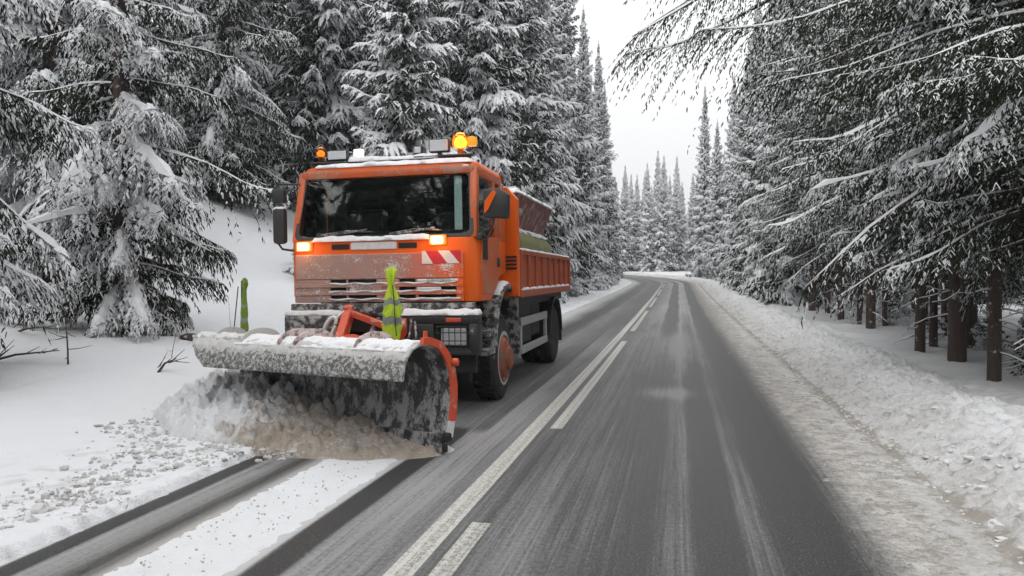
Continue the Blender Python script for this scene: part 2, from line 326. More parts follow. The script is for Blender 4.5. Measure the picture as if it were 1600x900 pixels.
class MB:
    """collects simple solids, then links them as one mesh"""
    def __init__(s): s.bm = bmesh.new()
    def _merge(s, b, mi):
        if mi:
            for f in b.faces: f.material_index = mi
        me = bpy.data.meshes.new('t'); b.to_mesh(me); b.free(); s.bm.from_mesh(me); bpy.data.meshes.remove(me)
    def box(s, x0, x1, y0, y1, z0, z1, bev=0.01, mi=0, mat=None, seg=2):
        b = bmesh.new(); bmesh.ops.create_cube(b, size=1)
        for v in b.verts: v.co = Vector((x0 + (v.co.x + .5) * (x1 - x0), y0 + (v.co.y + .5) * (y1 - y0), z0 + (v.co.z + .5) * (z1 - z0)))
        if bev: bmesh.ops.bevel(b, geom=list(b.edges), offset=min(bev, abs(x1-x0)/2.2, abs(y1-y0)/2.2, abs(z1-z0)/2.2), segments=seg, affect='EDGES', profile=0.5)
        if mat is not None: bmesh.ops.transform(b, matrix=mat, verts=b.verts)
        s._merge(b, mi); return s
    def obox(s, p, q, w, h, bev=0.01, mi=0, up=(0, 0, 1)):
        p, q = Vector(p), Vector(q); d = q - p; L = d.length; d.normalize()
        u = Vector(up)
        if abs(d.dot(u)) > .95: u = Vector((0, 1, 0))
        sd_ = d.cross(u).normalized(); u2 = sd_.cross(d)
        m = Matrix(((sd_.x, d.x, u2.x, p.x), (sd_.y, d.y, u2.y, p.y), (sd_.z, d.z, u2.z, p.z), (0, 0, 0, 1)))
        return s.box(-w / 2, w / 2, 0, L, -h / 2, h / 2, bev, mi, m)
    def tube(s, pts, r, n=8, mi=0, caps=True):
        pts = [Vector(p) for p in pts]; rs = r if isinstance(r, (list, tuple)) else [r] * len(pts)
        b = bmesh.new(); rings = []
        for i, p in enumerate(pts):
            d = (pts[min(i + 1, len(pts) - 1)] - pts[max(i - 1, 0)]).normalized()
            a = d.cross(Vector((0.13, 0.21, 1))).normalized() if abs(d.z) < .98 else d.cross(Vector((1, 0, 0))).normalized()
            c = d.cross(a)
            rings.append([b.verts.new(p + (a * math.cos(2 * math.pi * k / n) + c * math.sin(2 * math.pi * k / n)) * rs[i]) for k in range(n)])
        for i in range(len(pts) - 1):
            for k in range(n): b.faces.new((rings[i][k], rings[i][(k + 1) % n], rings[i + 1][(k + 1) % n], rings[i + 1][k]))
        if caps: b.faces.new(rings[0][::-1]); b.faces.new(rings[-1])
        bmesh.ops.recalc_face_normals(b, faces=b.faces)
        s._merge(b, mi); return s
    def prism(s, poly, a0, a1, axis='z', mi=0, bev=0, poly2=None):
        """poly: list of 2-d points; axis is the extrusion axis"""
        f = {'z': lambda p, a: (p[0], p[1], a), 'x': lambda p, a: (a, p[0], p[1]), 'y': lambda p, a: (p[0], a, p[1])}[axis]
        b = bmesh.new(); q = poly2 or poly
        A = [b.verts.new(f(p, a0)) for p in poly]; B = [b.verts.new(f(p, a1)) for p in q]
        b.faces.new(A); b.faces.new(B[::-1]); n = len(A)
        for i in range(n): b.faces.new((A[i], B[i], B[(i + 1) % n], A[(i + 1) % n]))
        bmesh.ops.recalc_face_normals(b, faces=b.faces)
        if bev: bmesh.ops.bevel(b, geom=list(b.edges), offset=bev, segments=2, affect='EDGES', profile=.5)
        s._merge(b, mi); return s
    def lathe(s, prof, c, axis='z', n=24, mi=0):
        """prof: (radius, height) pairs"""
        b = bmesh.new(); rings = []
        for r, h in prof:
            rr = []
            for k in range(n):
                a = 2 * math.pi * k / n; x, y = r * math.cos(a), r * math.sin(a)
                p = {'z': (x, y, h), 'x': (h, x, y), 'y': (x, h, y)}[axis]
                rr.append(b.verts.new(Vector(p) + Vector(c)))
            rings.append(rr)
        for i in range(len(prof) - 1):
            for k in range(n): b.faces.new((rings[i][k], rings[i][(k + 1) % n], rings[i + 1][(k + 1) % n], rings[i + 1][k]))
        if prof[0][0] > 1e-4: b.faces.new(rings[0][::-1])
        if prof[-1][0] > 1e-4: b.faces.new(rings[-1])
        bmesh.ops.remove_doubles(b, verts=b.verts, dist=1e-5)
        bmesh.ops.recalc_face_normals(b, faces=b.faces)
        s._merge(b, mi); return s
    def build(s, name, mats, parent=None, smooth=False, angle=40):
        me = bpy.data.meshes.new(name); s.bm.to_mesh(me); s.bm.free()
        if smooth:
            for p in me.polygons: p.use_smooth = True
            try: me.set_sharp_from_angle(angle=R_(angle))
            except Exception: pass
        return link(name, me, mats, parent)

def snow_slab(name, parent, x0, x1, y0, y1, zf, th, seed, mat='truck_snow', nx=40, ny=20, edge=0.06, power=0.5, mn=0.0):
    """lumpy heap of snow over a rectangle; zf(x, y) gives the surface below"""
    X = np.linspace(x0, x1, nx); Y = np.linspace(y0, y1, ny); XX, YY = np.meshgrid(X, Y, indexing='ij')
    e = np.minimum(np.minimum(XX - x0, x1 - XX), np.minimum(YY - y0, y1 - YY))
    f = fbm(XX * 5 + seed, YY * 5 + 3, seed, 4)
    jag = fbm(XX * 9 + seed, YY * 9, seed + 5, 3)
    cover = sstep(e + (jag - .5) * edge * 1.6, 0.0, edge)
    top = zf(XX, YY) + (th * (0.35 + 1.2 * f) * cover ** power) - 0.012 * (1 - cover) + mn
    bot = zf(XX, YY) - 0.015
    V = np.concatenate([np.stack([XX, YY, top], -1).reshape(-1, 3), np.stack([XX, YY, bot], -1).reshape(-1, 3)])
    F = grid_faces(nx, ny); N = nx * ny
    F2 = F[:, ::-1] + N
    bl = []
    idx = np.arange(N).reshape(nx, ny)
    for line in (idx[:, 0], idx[-1, :], idx[::-1, -1], idx[0, ::-1]):
        bl.append(np.stack([line[:-1], line[:-1] + N, line[1:] + N, line[1:]], 1))
    me = np_mesh(name, V, [(np.concatenate([F, F2] + bl), 0)], True)
    return link(name, me, M[mat], parent)

# ------------------------------------------------------------------ terrain and road
def rise(Y): 
    Yc = np.clip(Y, 0, 115); return 1.5 * (Yc / 100.0) ** 2 + np.maximum(Y - 115, 0) * 0.02
def bend(Y):
    Y = np.minimum(Y, 240)
    t = np.clip(Y - 72, 0, None); return -np.where(t < 70, t * t / 130.0, 70 * 70 / 130.0 + (t - 70) * 1.08)
def ground(s, Y, detail=False):
    """height of the snow surface (s = distance from the road axis line through the camera) without the road's own rise"""
    L = -s
    nearf = 1 - sstep(Y, 11, 23)
    bank = 0.05 + 0.30 * sstep(L, 5.6, 7.6) * (0.8 + 0.4 * np.sin(Y * 0.7)) + 0.10 * np.clip(L - 8, 0, 40)
    hill = 0.05 + 0.40 * np.clip(L - 5.6, 0, 30) ** 1.0 * sstep(L, 5.0, 8.0)
    hl = bank * nearf + hill * (1 - nearf)
    crest = 0.23 * sstep(s, 1.85, 3.0) * (0.9 + 0.2 * np.sin(Y * 0.9 + 1) + 0.12 * np.sin(Y * 2.3))
    drop = -1.0 * sstep(s, 3.15, 5.4) - 0.02 * np.clip(s - 5, 0, 20) + 0.12 * np.clip(s - 22, 0, 60)
    hr = crest + drop
    h = np.where(s < -1.3, hl, hr)
    if not detail: return h
    # fine relief
    n1 = fbm(s * 1.3 + 40, Y * 1.3, 3, 4) - .5
    n2 = fbm(s * 7 + 40, Y * 7, 5, 4); n3 = fbm(s * 20 + 9, Y * 20, 8, 3)
    lumps = np.clip(n2 - 0.48, 0, 1) * 2
    crumb = np.clip(n3 - 0.52, 0, 1) * 2
    # left: covers the lane left of the wheel track ahead of the plough
    lane_l = sstep(L + .12 * (n3 - .5), 3.60, 3.72) * (1 - sstep(Y, 8.5, 9.5)) + sstep(L, 4.0 + 0.3 * n1, 4.7) * sstep(Y, 8.5, 9.5)
    je = .05 * (n2 - .5) + .09 * (n3 - .5); strip = sstep(L + je, 2.26, 2.40) * (1 - sstep(L - je, 2.94, 3.08)) * (1 - sstep(Y, 7.4, 7.7))
    edge = (fbm(s * 12, Y * 12, 11, 3) - .5) * 0.05
    crb = np.exp(-((L - 4.2 - 0.15 * Y * 0) / 0.5) ** 2) 
    left = np.where(L > 4.7, h, 0.05) * lane_l - 0.05 * (1 - lane_l)
    left = np.maximum(left, -0.05 + 0.060 * strip ** .7 * (1 + edge * 5)) + np.where(L > 3.65, n1 * 0.05 + crumb * 0.030 * (1 - sstep(L, 4.2, 5.0)) + lumps * .015 * (1 - sstep(L, 4.2, 5.0)), 0)
    left = left + np.where(L > 8, 0.35 * (fbm(s * .35, Y * .35, 21, 3) - .5), 0)
    # right: slush, gritty foot line, rough ploughed bank
    m = sstep(s + 0.8 * n1 + 0.9 * (n3 - .5) + .5 * (n2 - .5), 1.30, 1.65)
    right = -0.03 + m * (0.036 + 0.022 * (n2 - .5) + 0.02 * crumb)
    rough = sstep(s, 1.75, 2.1) * (1 - 0.6 * sstep(s, 3.4, 4.5))
    right = np.where(s > 1.75, np.maximum(h, -0.005 + m * .012) + n1 * 0.10 * rough, right)
    pock = 1 - np.abs(fbm(s * 11 + 3, Y * 11, 15, 2) * 2 - 1); right = right + rough * (lumps * 0.07 + crumb * 0.085 + .035 * (pock - .6))
    right = right - 0.010 * np.exp(-((s - 1.86 - n1 * .25) / 0.05) ** 2)
    right = right + np.where(s > 4, 0.3 * (fbm(s * .5, Y * .5, 31, 3) - .5), 0)
    mid = np.where((s > -2.3) & (s < 0.8), -0.05, 0)
    out = np.where(s < -1.3, left, right)
    return np.where((s > -2.3) & (s < 0.8), -0.05, out)
def gz(X, Y):
    s = X - float(bend(np.array(Y, float))); return float(ground(np.array(s, float), np.array(Y, float)) + rise(np.array(Y, float)))

def axis_points(segs):
    out = []
    for a, b, d in segs: out += list(np.arange(a, b, d))
    return np.array(out + [segs[-1][1]])
S = axis_points([(-300, -60, 30), (-60, -20, 2.5), (-20, -9, 0.35), (-9, -5.2, 0.08), (-5.2, -2.2, 0.032), (-2.2, 0.8, 0.5), (0.8, 3.7, 0.032), (3.7, 7, 0.12), (7, 20, 0.5), (20, 60, 3), (60, 300, 30)])
YY = axis_points([(-60, -4, 4), (-4, 2, 0.4), (2, 9, 0.036), (9, 16, 0.055), (16, 30, 0.12), (30, 60, 0.4), (60, 130, 1.2), (130, 220, 6), (220, 310, 30)])
SS, YG = np.meshgrid(S, YY, indexing='ij')
HH = ground(SS, YG, True) + rise(YG)
XX = SS + bend(YG)
me = np_mesh('snow_ground', np.stack([XX, YG, HH], -1).reshape(-1, 3), [(grid_faces(len(S), len(YY)), 0)], True)
n1 = fbm(SS * 2.3, YG * 2.3, 77, 4)
dirt = np.zeros_like(SS)
n0 = fbm(SS * 1.1, YG * 0.5, 71, 3)
dirt += (sstep(SS, 0.8, 1.1) * (1 - sstep(SS, 1.2, 1.85 + 0.3 * (n0 - .5)))) * np.clip(0.1 + 1.3 * n1, 0, 1) * 0.6 + .30 * (SS > .8) * (SS < 1.9)
dirt += 0.85 * np.exp(-((SS - 1.87 - (n1 - .5) * .2) / 0.05) ** 2) * sstep(fbm(SS * 5, YG * 5, 72, 3), .38, .62) * sstep(n0, .2, .5)
dirt += (0.40 * sstep(SS, 1.7, 1.9) * (1 - sstep(SS, 1.95, 2.9)) + .24) * (.4 + .9 * n1)
dirt += .35 * sstep(fbm(SS * 14, YG * 14, 93, 3), .55, .72) * (SS > 1.7) * (SS < 4.2)
dirt *= (SS > 0.5)
dirt += 0.30 * (SS < -3.6) * (1 - sstep(-SS, 4.6, 5.8)) * sstep(fbm(SS * 9, YG * 9, 91, 3), .52, .7)
dirt += 0.10 * ((SS < -2.3) & (SS > -3.0)) * n1
at = me.attributes.new('dirt', 'FLOAT', 'POINT'); at.data.foreach_set('value', dirt.ravel().astype(np.float32))
g = link('snow_covered_ground', me, M['snow']); tag(g, kind='structure')
me.materials[0]

RS = axis_points([(-4.9, 2.6, 0.5)]); RY = axis_points([(-30, 30, 1.0), (30, 140, 1.5), (140, 200, 5)])
A, B = np.meshgrid(RS, RY, indexing='ij')
me = np_mesh('road', np.stack([A + bend(B), B, rise(B)], -1).reshape(-1, 3), [(grid_faces(len(RS), len(RY)), 0)], True)
uvl = me.uv_layers.new(name='road'); vi = np.empty(len(me.loops), np.int32); me.loops.foreach_get('vertex_index', vi)
uvs = np.stack([A.ravel()[vi], B.ravel()[vi]], 1).astype(np.float32); uvl.data.foreach_set('uv', uvs.ravel())
tag(link('road', me, M['road']), kind='structure')

# ------------------------------------------------------------------ spruces
UP = np.array([0, 0, 1.0])
def nrm(v): return v / np.maximum(np.linalg.norm(v, axis=-1, keepdims=True), 1e-9)
def fingers(P, D, L, R, S_, rng):
    """drooping needle clusters (tapered three-sided, dark) with lumps of snow lying on top of them"""
    n = len(P); sd_ = nrm(np.cross(D, UP) + rng.normal(0, .05, (n, 3))); u2 = nrm(np.cross(sd_, D))
    mid = P + D * (L * .45)[:, None]; tip = P + D * L[:, None] - UP * (L * .22)[:, None]
    V = []; 
    for c, r in ((P, .55), (mid, 1.0)):
        for a in (90, 210, 330):
            V.append(c + (sd_ * math.cos(R_(a)) + u2 * math.sin(R_(a))) * (R * r)[:, None])
    V.append(tip); V = np.stack(V, 1)
    b = (np.arange(n) * 7)[:, None]
    q = np.concatenate([b + np.array([[i, (i + 1) % 3, (i + 1) % 3 + 3, i + 3]]) for i in range(3)])
    t = np.concatenate([b + np.array([[3 + i, 3 + (i + 1) % 3, 6]]) for i in range(3)])
    k = S_ > 0.12
    P, D, L, R, S_, sd_, u2, mid, tip = [x[k] for x in (P, D, L, R, S_, sd_, u2, mid, tip)]
    m = len(P); w = R * (0.75 + .95 * S_ + 1.3 * np.clip(S_ - .55, 0, 1)); th = R * (.35 + 1.5 * S_)
    SV = []
    base = P - D * (L * .03)[:, None]; end = mid * .25 + tip * .75
    for c, ww, hh in ((base, .7, .8), (mid, 1.1, 1.0), (end, .5, .35)):
        o = (R * .35)[:, None] * u2
        SV += [c - sd_ * (w * ww)[:, None] - o * .3, c + o + (u2 * .35 + UP * .65) * (th * hh)[:, None], c + sd_ * (w * ww)[:, None] - o * .3]
    SV = np.stack(SV, 1) if m else np.zeros((0, 9, 3))
    b2 = (np.arange(m) * 9)[:, None] + n * 7
    sq = np.concatenate([b2 + np.array([[i, i + 1, i + 4, i + 3]]) for i in (0, 1, 3, 4)])
    st = np.concatenate([b2 + np.array([[0, 2, 1]]), b2 + np.array([[6, 7, 8]])])
    return np.concatenate([V.reshape(-1, 3), SV.reshape(-1, 3)]), [(q, 0), (t, 0), (sq, 1), (st, 1)]

def limb_tubes(curves, radii, nside=5, snow=None, rng=None):
    """curves: n x m x 3; tapered wood with a ridge of snow on top"""
    n, m, _ = curves.shape; T = nrm(np.gradient(curves, axis=1)); sd_ = nrm(np.cross(T, UP)); u2 = nrm(np.cross(sd_, T))
    ang = np.arange(nside) * 2 * math.pi / nside
    V = curves[:, :, None] + (sd_[:, :, None] * np.cos(ang)[None, None, :, None] + u2[:, :, None] * np.sin(ang)[None, None, :, None]) * radii[:, :, None, None]
    idx = np.arange(n * m * nside).reshape(n, m, nside)
    a = idx[:, :-1]; c = idx[:, 1:]
    q = np.stack([a, np.roll(a, -1, 2), np.roll(c, -1, 2), c], -1).reshape(-1, 4)
    out = [V.reshape(-1, 3)]; gr = [(q, 0)]
    if snow is not None:
        w = radii * 1.25 * (.4 + snow); h = (.012 + radii * 1.2) * snow
        SV = np.stack([curves - sd_ * w[..., None] + u2 * (radii * .35)[..., None], curves + u2 * (radii * .9 + h)[..., None], curves + sd_ * w[..., None] + u2 * (radii * .35)[..., None]], 2)
        i2 = np.arange(n * m * 3).reshape(n, m, 3) + V.size // 3
        for j in (0, 1):
            gr.append((np.stack([i2[:, :-1, j], i2[:, :-1, j + 1], i2[:, 1:, j + 1], i2[:, 1:, j]], -1).reshape(-1, 4), 1))
        out.append(SV.reshape(-1, 3))
    return np.concatenate(out), gr
def pads(curves, w, h):
    """cushions of snow lying along boughs; curves n x m x 3, half width and height n x m"""
    n, m, _ = curves.shape; T = nrm(np.gradient(curves, axis=1)); sd_ = nrm(np.cross(T, UP))
    o = sd_ * w[..., None]; V = np.stack([curves - o - UP * (h * .35)[..., None], curves - o * .45 + UP * (h * .8)[..., None], curves + o * .5 + UP * h[..., None], curves + o - UP * (h * .3)[..., None]], 2)
    i2 = np.arange(n * m * 4).reshape(n, m, 4)
    gr = [(np.stack([i2[:, :-1, j], i2[:, :-1, (j + 1) % 4], i2[:, 1:, (j + 1) % 4], i2[:, 1:, j]], -1).reshape(-1, 4), 1) for j in range(4)]
    return V.reshape(-1, 3), gr
def clumps(C, D, size, rng):
    """loose lumps of snow caught on the twigs: flattened, uneven eight-sided pieces"""
    n = len(C); sd_ = nrm(np.cross(D, UP) + 1e-4); j = lambda a, b: rng.uniform(a, b, n)[:, None]
    s_ = size[:, None]; dn = nrm(D)
    V = np.stack([C + dn * s_ * j(.9, 1.9) - UP * s_ * j(0, .5), C - dn * s_ * j(.8, 1.4), C + sd_ * s_ * j(.6, 1.2) - UP * s_ * j(.1, .5), C - sd_ * s_ * j(.6, 1.2) - UP * s_ * j(.1, .5), C + UP * s_ * j(.45, .85), C - UP * s_ * j(.3, .5)], 1)
    b = (np.arange(n) * 6)[:, None]
    t = np.concatenate([b + np.array([[a, c, d]]) for a, c, d in ((0, 2, 4), (2, 1, 4), (1, 3, 4), (3, 0, 4), (2, 0, 5), (1, 2, 5), (3, 1, 5), (0, 3, 5))])
    return V.reshape(-1, 3), [(t, 1)]
def join(parts):
    V = []; G = {}; off = 0
    for v, gr in parts:
        V.append(v)
        for f, mi in gr: G.setdefault((f.shape[1], mi), []).append(f + off)
        off += len(v)
    return np.concatenate(V), [(np.concatenate(fs), mi) for (k, mi), fs in G.items()]

def spruce(name, seed, H, Rr, z0, nb, m, K, fl, fr, droop=.5, up=.25, pend=.8, snow=.5, trunk_r=.2, sec=.36, prof=.8, tubes=True, dead=0, bare=.12, dense_below=None, e_low=0.05, frost=0, long=None, limb_r=(.008, .010), pad=.04, fsnow=.62, near=0, low=0):
    rng = np.random.default_rng(seed)
    # branch table
    u = (np.arange(nb) + rng.random(nb)) / nb
    if dense_below: zb = z0 + (H - z0) * u ** 1.35
    else: zb = z0 + (H - z0) * u ** 1.08
    tau = (zb - z0) / (H - z0)
    az = np.arange(nb) * 2.399963 + rng.normal(0, .35, nb)
    Lb = Rr * (1 - low * (1 - sstep(tau, 0, .28))) * np.clip((1 - tau), 0.0, 1) ** prof * rng.uniform(.68, 1.12, nb) * (0.75 + .25 * sstep(tau, 0, .12)) * (.86 + .28 * np.sin(zb * 5.2 + seed)) + .03
    e0 = e_low + .75 * tau ** 2 + rng.normal(0, .07, nb); dr = droop * (1 - tau * .75) * rng.uniform(.7, 1.3, nb); upc = up * rng.uniform(.4, 1.4, nb)
    side_c = rng.normal(0, .12, nb)
    for j, (lz, la, ll, le) in enumerate(long or []):
        k = int(np.argmin(np.abs(zb - lz))) + 0; zb[k] = lz; az[k] = la; Lb[k] = ll; e0[k] = le; side_c[k] = 0; dr[k] = droop * .8
    def curve(i, t):        # i index array, t same-shape
        ca, sa = np.cos(az[i]), np.sin(az[i]); dh = np.stack([ca, sa, 0 * ca], -1); ds = np.stack([-sa, ca, 0 * ca], -1)
        r = Lb[i] * t * (1 - .12 * t * dr[i]); z = Lb[i] * (e0[i] * t - dr[i] * t ** 1.6 + upc[i] * t ** 3.5)
        p = dh * r[..., None] + ds * (Lb[i] * (side_c[i] * t * t + .022 * np.sin(t * 9 + i * 1.7) * t))[..., None]; p[..., 2] = z + zb[i] + .018 * Lb[i] * np.sin(t * 11 + i * 2.3) * t
        return p, dh, ds
    ph = rng.random(9) * 6.28
    def patch(p):
        return .5 + .22 * (np.sin(p[..., 0] * 1.7 + ph[0]) + np.sin(p[..., 1] * 1.9 + ph[1]) + np.sin(p[..., 2] * 1.4 + ph[2]) * .8 + np.sin((p[..., 0] + p[..., 2]) * 3.7 + ph[3]) * .6 + np.sin((p[..., 1] - p[..., 2]) * 4.1 + ph[4]) * .6)
    # secondary twigs
    bi = np.repeat(np.arange(nb), m * 2); tj = np.tile(np.repeat((np.arange(m) + .5) / m, 2), nb)
    tj = np.clip(bare + (1 - bare) * (tj + rng.uniform(-.4, .4, len(tj)) / m), .02, 1); sg = np.tile(np.array([-1., 1.]), nb * m)
    keep = rng.random(len(bi)) < .93
    bi, tj, sg = bi[keep], tj[keep], sg[keep]
    p0, dh, ds = curve(bi, tj); p1, _, _ = curve(bi, np.clip(tj + .03, 0, 1.05)); tan = nrm(p1 - p0)
    ang = rng.uniform(.6, 1.15, len(bi)) * (1 - .55 * tj ** 2)
    d2 = nrm(tan * np.cos(ang)[:, None] + ds * (np.sin(ang) * sg)[:, None])
    Ls = (Lb[bi] * sec * (1.05 - tj) ** .65 * np.clip(tj * 3.5, .45, 1) + fl * .5) * rng.uniform(.6, 1.2, len(bi)) * np.clip((H - zb[bi]) / 2.2, .22, 1)
    pd = pend * rng.uniform(.5, 1.5, len(bi))
    # clusters along each twig
    si = np.repeat(np.arange(len(bi)), K * 2); tk = np.tile(np.repeat((np.arange(K) + .6) / K, 2), len(bi)); s2 = np.tile(np.array([-1., 1.]), len(bi) * K)
    tk = np.clip(tk + rng.uniform(-.4, .4, len(si)) / K, 0, 1.0)
    P = p0[si] + d2[si] * (Ls[si] * tk)[:, None] - UP * (pd[si] * Ls[si] * tk ** 1.7)[:, None]
    base = nrm(d2[si] - UP * (pd[si] * 1.7 * tk ** .7)[:, None])
    lat = nrm(np.cross(base, UP))
    fs = np.clip(1.25 - .95 * ((zb - z0) / (H - z0)), .30, 1.0)[bi][si]
    D = nrm(base * rng.uniform(.5, 1.1, len(si))[:, None] + lat * (s2 * rng.uniform(.15, .9, len(si)))[:, None] - UP * (rng.uniform(0, .65, len(si)) * min(1.2, pend))[:, None] + rng.normal(0, .12, (len(si), 3)))
    L = fl * fs * rng.uniform(.55, 1.35, len(si)); R = fr * fs * rng.uniform(.7, 1.35, len(si))
    horiz = np.sqrt(1 - D[:, 2] ** 2)
    S_ = np.clip(fsnow * snow * 1.2 * np.clip((patch(P) - .15) * 1.45, 0, 1.6) + rng.normal(0, .16, len(si)) + (tj[si] - .6) * .22, 0, 1) * (.35 + .65 * horiz)
    parts = [fingers(P, D, L, R, S_, rng)]
    mp = 5; tq_ = np.linspace(0, .92, mp)[None, :]; q0 = p0[:, None] + d2[:, None] * (Ls[:, None] * tq_)[..., None] - UP * (pd[:, None] * Ls[:, None] * tq_ ** 1.7)[..., None]
    pt = patch(q0[:, 2]); sel = (pt + rng.normal(0, .12, len(pt))) > (1.02 - snow)
    q0 = q0[sel]; ww = pad * rng.uniform(.5, 1.5, q0.shape[:2]) * np.clip(np.minimum(Ls[sel] / .5, 1.3), .4, 1.3)[:, None] * np.array([.5, 1, 1.1, .8, .15])[None, :]
    if not near: parts.append(pads(q0 + UP * fr * .8, ww, ww * rng.uniform(.45, .9, ww.shape)))
    else:
        for rep_ in range(near):
            tk_ = rng.random(len(bi)) ** 1.2 * .9; c_ = p0 + d2 * (Ls * tk_)[:, None] - UP * (pd * Ls * tk_ ** 1.7)[:, None]
            dd_ = d2 - UP * (pd * 1.7 * tk_ ** .7)[:, None]; pc = patch(c_) + rng.normal(0, .14, len(c_)); ok = pc > (1.0 - snow)
            sz = pad * rng.uniform(.45, 1.15, len(c_)) * np.clip(.6 + (pc - 1 + snow) * 1.4, .5, 1.7) * (1 - .5 * tk_)
            parts.append(clumps((c_ + UP * fr + rng.normal(0, fr * 1.6, c_.shape))[ok], dd_[ok], sz[ok], rng))
    tp = np.linspace(.25, 1.0, 9)[None, :].repeat(nb, 0); cvp, _, _ = curve(np.arange(nb)[:, None].repeat(9, 1), tp)
    sp_ = np.clip((patch(cvp) - .25) * 2, .25, 1.3) * (snow + .2); wp = pad * (1.7 if near else 1.25) * sp_ * rng.uniform(.5, 1.5, sp_.shape); wp[:, -1] *= .2
    parts.append(pads(cvp + UP * fr * .9, wp, wp * .8))
    # leader tip clusters
    V, G = join(parts)
    crown = np_mesh(name + '_crown', V, G)
    # trunk
    zs = np.linspace(-0.5, H + .5, 16); ns = 12; an = np.arange(ns) * 2 * math.pi / ns
    rr = trunk_r * (1 - np.clip(zs / (H + .5), 0, 1)) ** .8 * (1 + .35 * np.exp(-np.clip(zs, 0, 9) / .25)) + .012
    tv = np.stack([(rr[:, None] * np.cos(an)), (rr[:, None] * np.sin(an)), np.repeat(zs[:, None], ns, 1)], -1)
    ii = np.arange(16 * ns).reshape(16, ns)
    tq = np.stack([ii[:-1], np.roll(ii[:-1], -1, 1), np.roll(ii[1:], -1, 1), ii[1:]], -1).reshape(-1, 4)
    trunk = np_mesh(name + '_trunk', tv.reshape(-1, 3), [(tq, 0)], True)
    limbs = None
    if tubes:
        nn = 9; ts = np.linspace(0, 1, nn)[None, :].repeat(nb, 0); ib = np.arange(nb)[:, None].repeat(nn, 1)
        cv, _, _ = curve(ib, ts); rad = (limb_r[0] + limb_r[1] * Lb[:, None]) * (1 - ts * .82)
        sn = np.clip(patch(cv) * snow * 2.0, .15, 1.2)
        lp = [limb_tubes(cv, rad, 5, sn)]
        if dead:
            a2 = rng.random(dead) * 6.28; zz = rng.uniform(.5, z0 + 1.2, dead); ll = rng.uniform(.5, 1.5, dead); tt = np.linspace(0, 1, 6)
            cd = np.stack([np.cos(a2)[:, None] * ll[:, None] * tt, np.sin(a2)[:, None] * ll[:, None] * tt, zz[:, None] + ll[:, None] * (-.12 * tt - .15 * tt ** 2)], -1)
            cd += rng.normal(0, .015, cd.shape)
            lp.append(limb_tubes(cd, (.013 * (1 - tt * .75))[None, :].repeat(dead, 0), 4, np.full((dead, 6), .55)))
        v, gq = join(lp); limbs = np_mesh(name + '_limbs', v, gq)
        limbs.materials.append(M['bark']); limbs.materials.append(M['crown_snow'])
    crown.materials.append(M['needles_frost' if frost else 'needles']); crown.materials.append(M['crown_snow']); trunk.materials.append(M['bark'])
    return dict(crown=crown, trunk=trunk, limbs=limbs)

TV = {}
# near trees with hanging twigs; mid and far trees with tiered branches
TV['near_a'] = spruce('near_a', 1, 15, 3.3, 0.8, 135, 22, 8, .105, .0125, droop=.62, up=.16, pend=1.0, snow=.68, trunk_r=.17, dense_below=True, limb_r=(.010, .011), pad=.058, near=4, fsnow=.50, low=.36)
TV['near_b'] = spruce('near_b', 2, 15, 2.9, 1.3, 125, 21, 8, .105, .0125, droop=.70, up=.14, pend=1.05, snow=.80, trunk_r=.16, dense_below=True, limb_r=(.010, .011), pad=.064, near=4, fsnow=.55, low=.15)
TV['over_a'] = spruce('over_a', 3, 17, 3.4, 3.8, 125, 27, 10, .070, .0080, limb_r=(.009, .011), droop=.46, up=.14, pend=.85, snow=.46, trunk_r=.13, dense_below=True, dead=12, bare=.12, pad=.035, fsnow=.20, near=3)
TV['over_b'] = spruce('over_b', 4, 17, 3.1, 3.2, 125, 26, 10, .070, .0080, limb_r=(.009, .011), droop=.50, up=.16, pend=.85, snow=.52, trunk_r=.095, dense_below=True, dead=12, bare=.12, pad=.038, fsnow=.24, near=3)
TV['over_c'] = spruce('over_c', 14, 13, 3.4, 4.4, 84, 40, 13, .052, .0072, limb_r=(.006, .006), droop=.36, up=.08, pend=.8, snow=.34, trunk_r=.19, dense_below=True, dead=8, bare=.10, pad=.020, fsnow=.12, near=2,
                      long=[(5.9, 3.25, 4.7, .0), (6.4, 3.05, 5.6, .0), (6.8, 3.32, 5.4, .0), (5.5, 2.95, 4.0, .03), (7.0, 3.15, 4.8, .0), (7.1, 2.9, 5.7, .0), (6.6, 3.18, 5.5, .0), (5.3, 3.2, 4.0, .02)])
TV['slim'] = spruce('slim', 15, 14, 1.5, 4.6, 70, 9, 4, .11, .011, droop=.5, up=.1, pend=.9, snow=.5, trunk_r=.075, dead=22, bare=.1, pad=.025, near=2)
TV['mid_a'] = spruce('mid_a', 5, 24, 2.9, 0.4, 330, 10, 3, .24, .034, droop=.50, up=.26, pend=.6, snow=.74, trunk_r=.2, tubes=False, prof=.92, pad=.085, fsnow=.5)
TV['mid_b'] = spruce('mid_b', 6, 25, 2.7, 0.5, 340, 10, 3, .24, .034, droop=.60, up=.30, pend=.7, snow=.68, trunk_r=.2, tubes=False, prof=1.0, pad=.085, fsnow=.5)
TV['mid_c'] = spruce('mid_c', 7, 23, 3.1, 0.6, 320, 10, 3, .25, .034, droop=.42, up=.22, pend=.8, snow=.60, trunk_r=.2, tubes=False, prof=.9, pad=.08, fsnow=.5)
TV['far_a'] = spruce('far_a', 8, 22, 2.9, 0.4, 280, 8, 2, .40, .055, droop=.5, up=.3, pend=.6, snow=.64, trunk_r=.2, tubes=False, prof=1.0, pad=.10, fsnow=.5)
TV['far_b'] = spruce('far_b', 9, 23, 2.6, 0.4, 280, 8, 2, .40, .055, droop=.6, up=.3, pend=.7, snow=.58, trunk_r=.2, tubes=False, prof=.95, pad=.10, fsnow=.5)
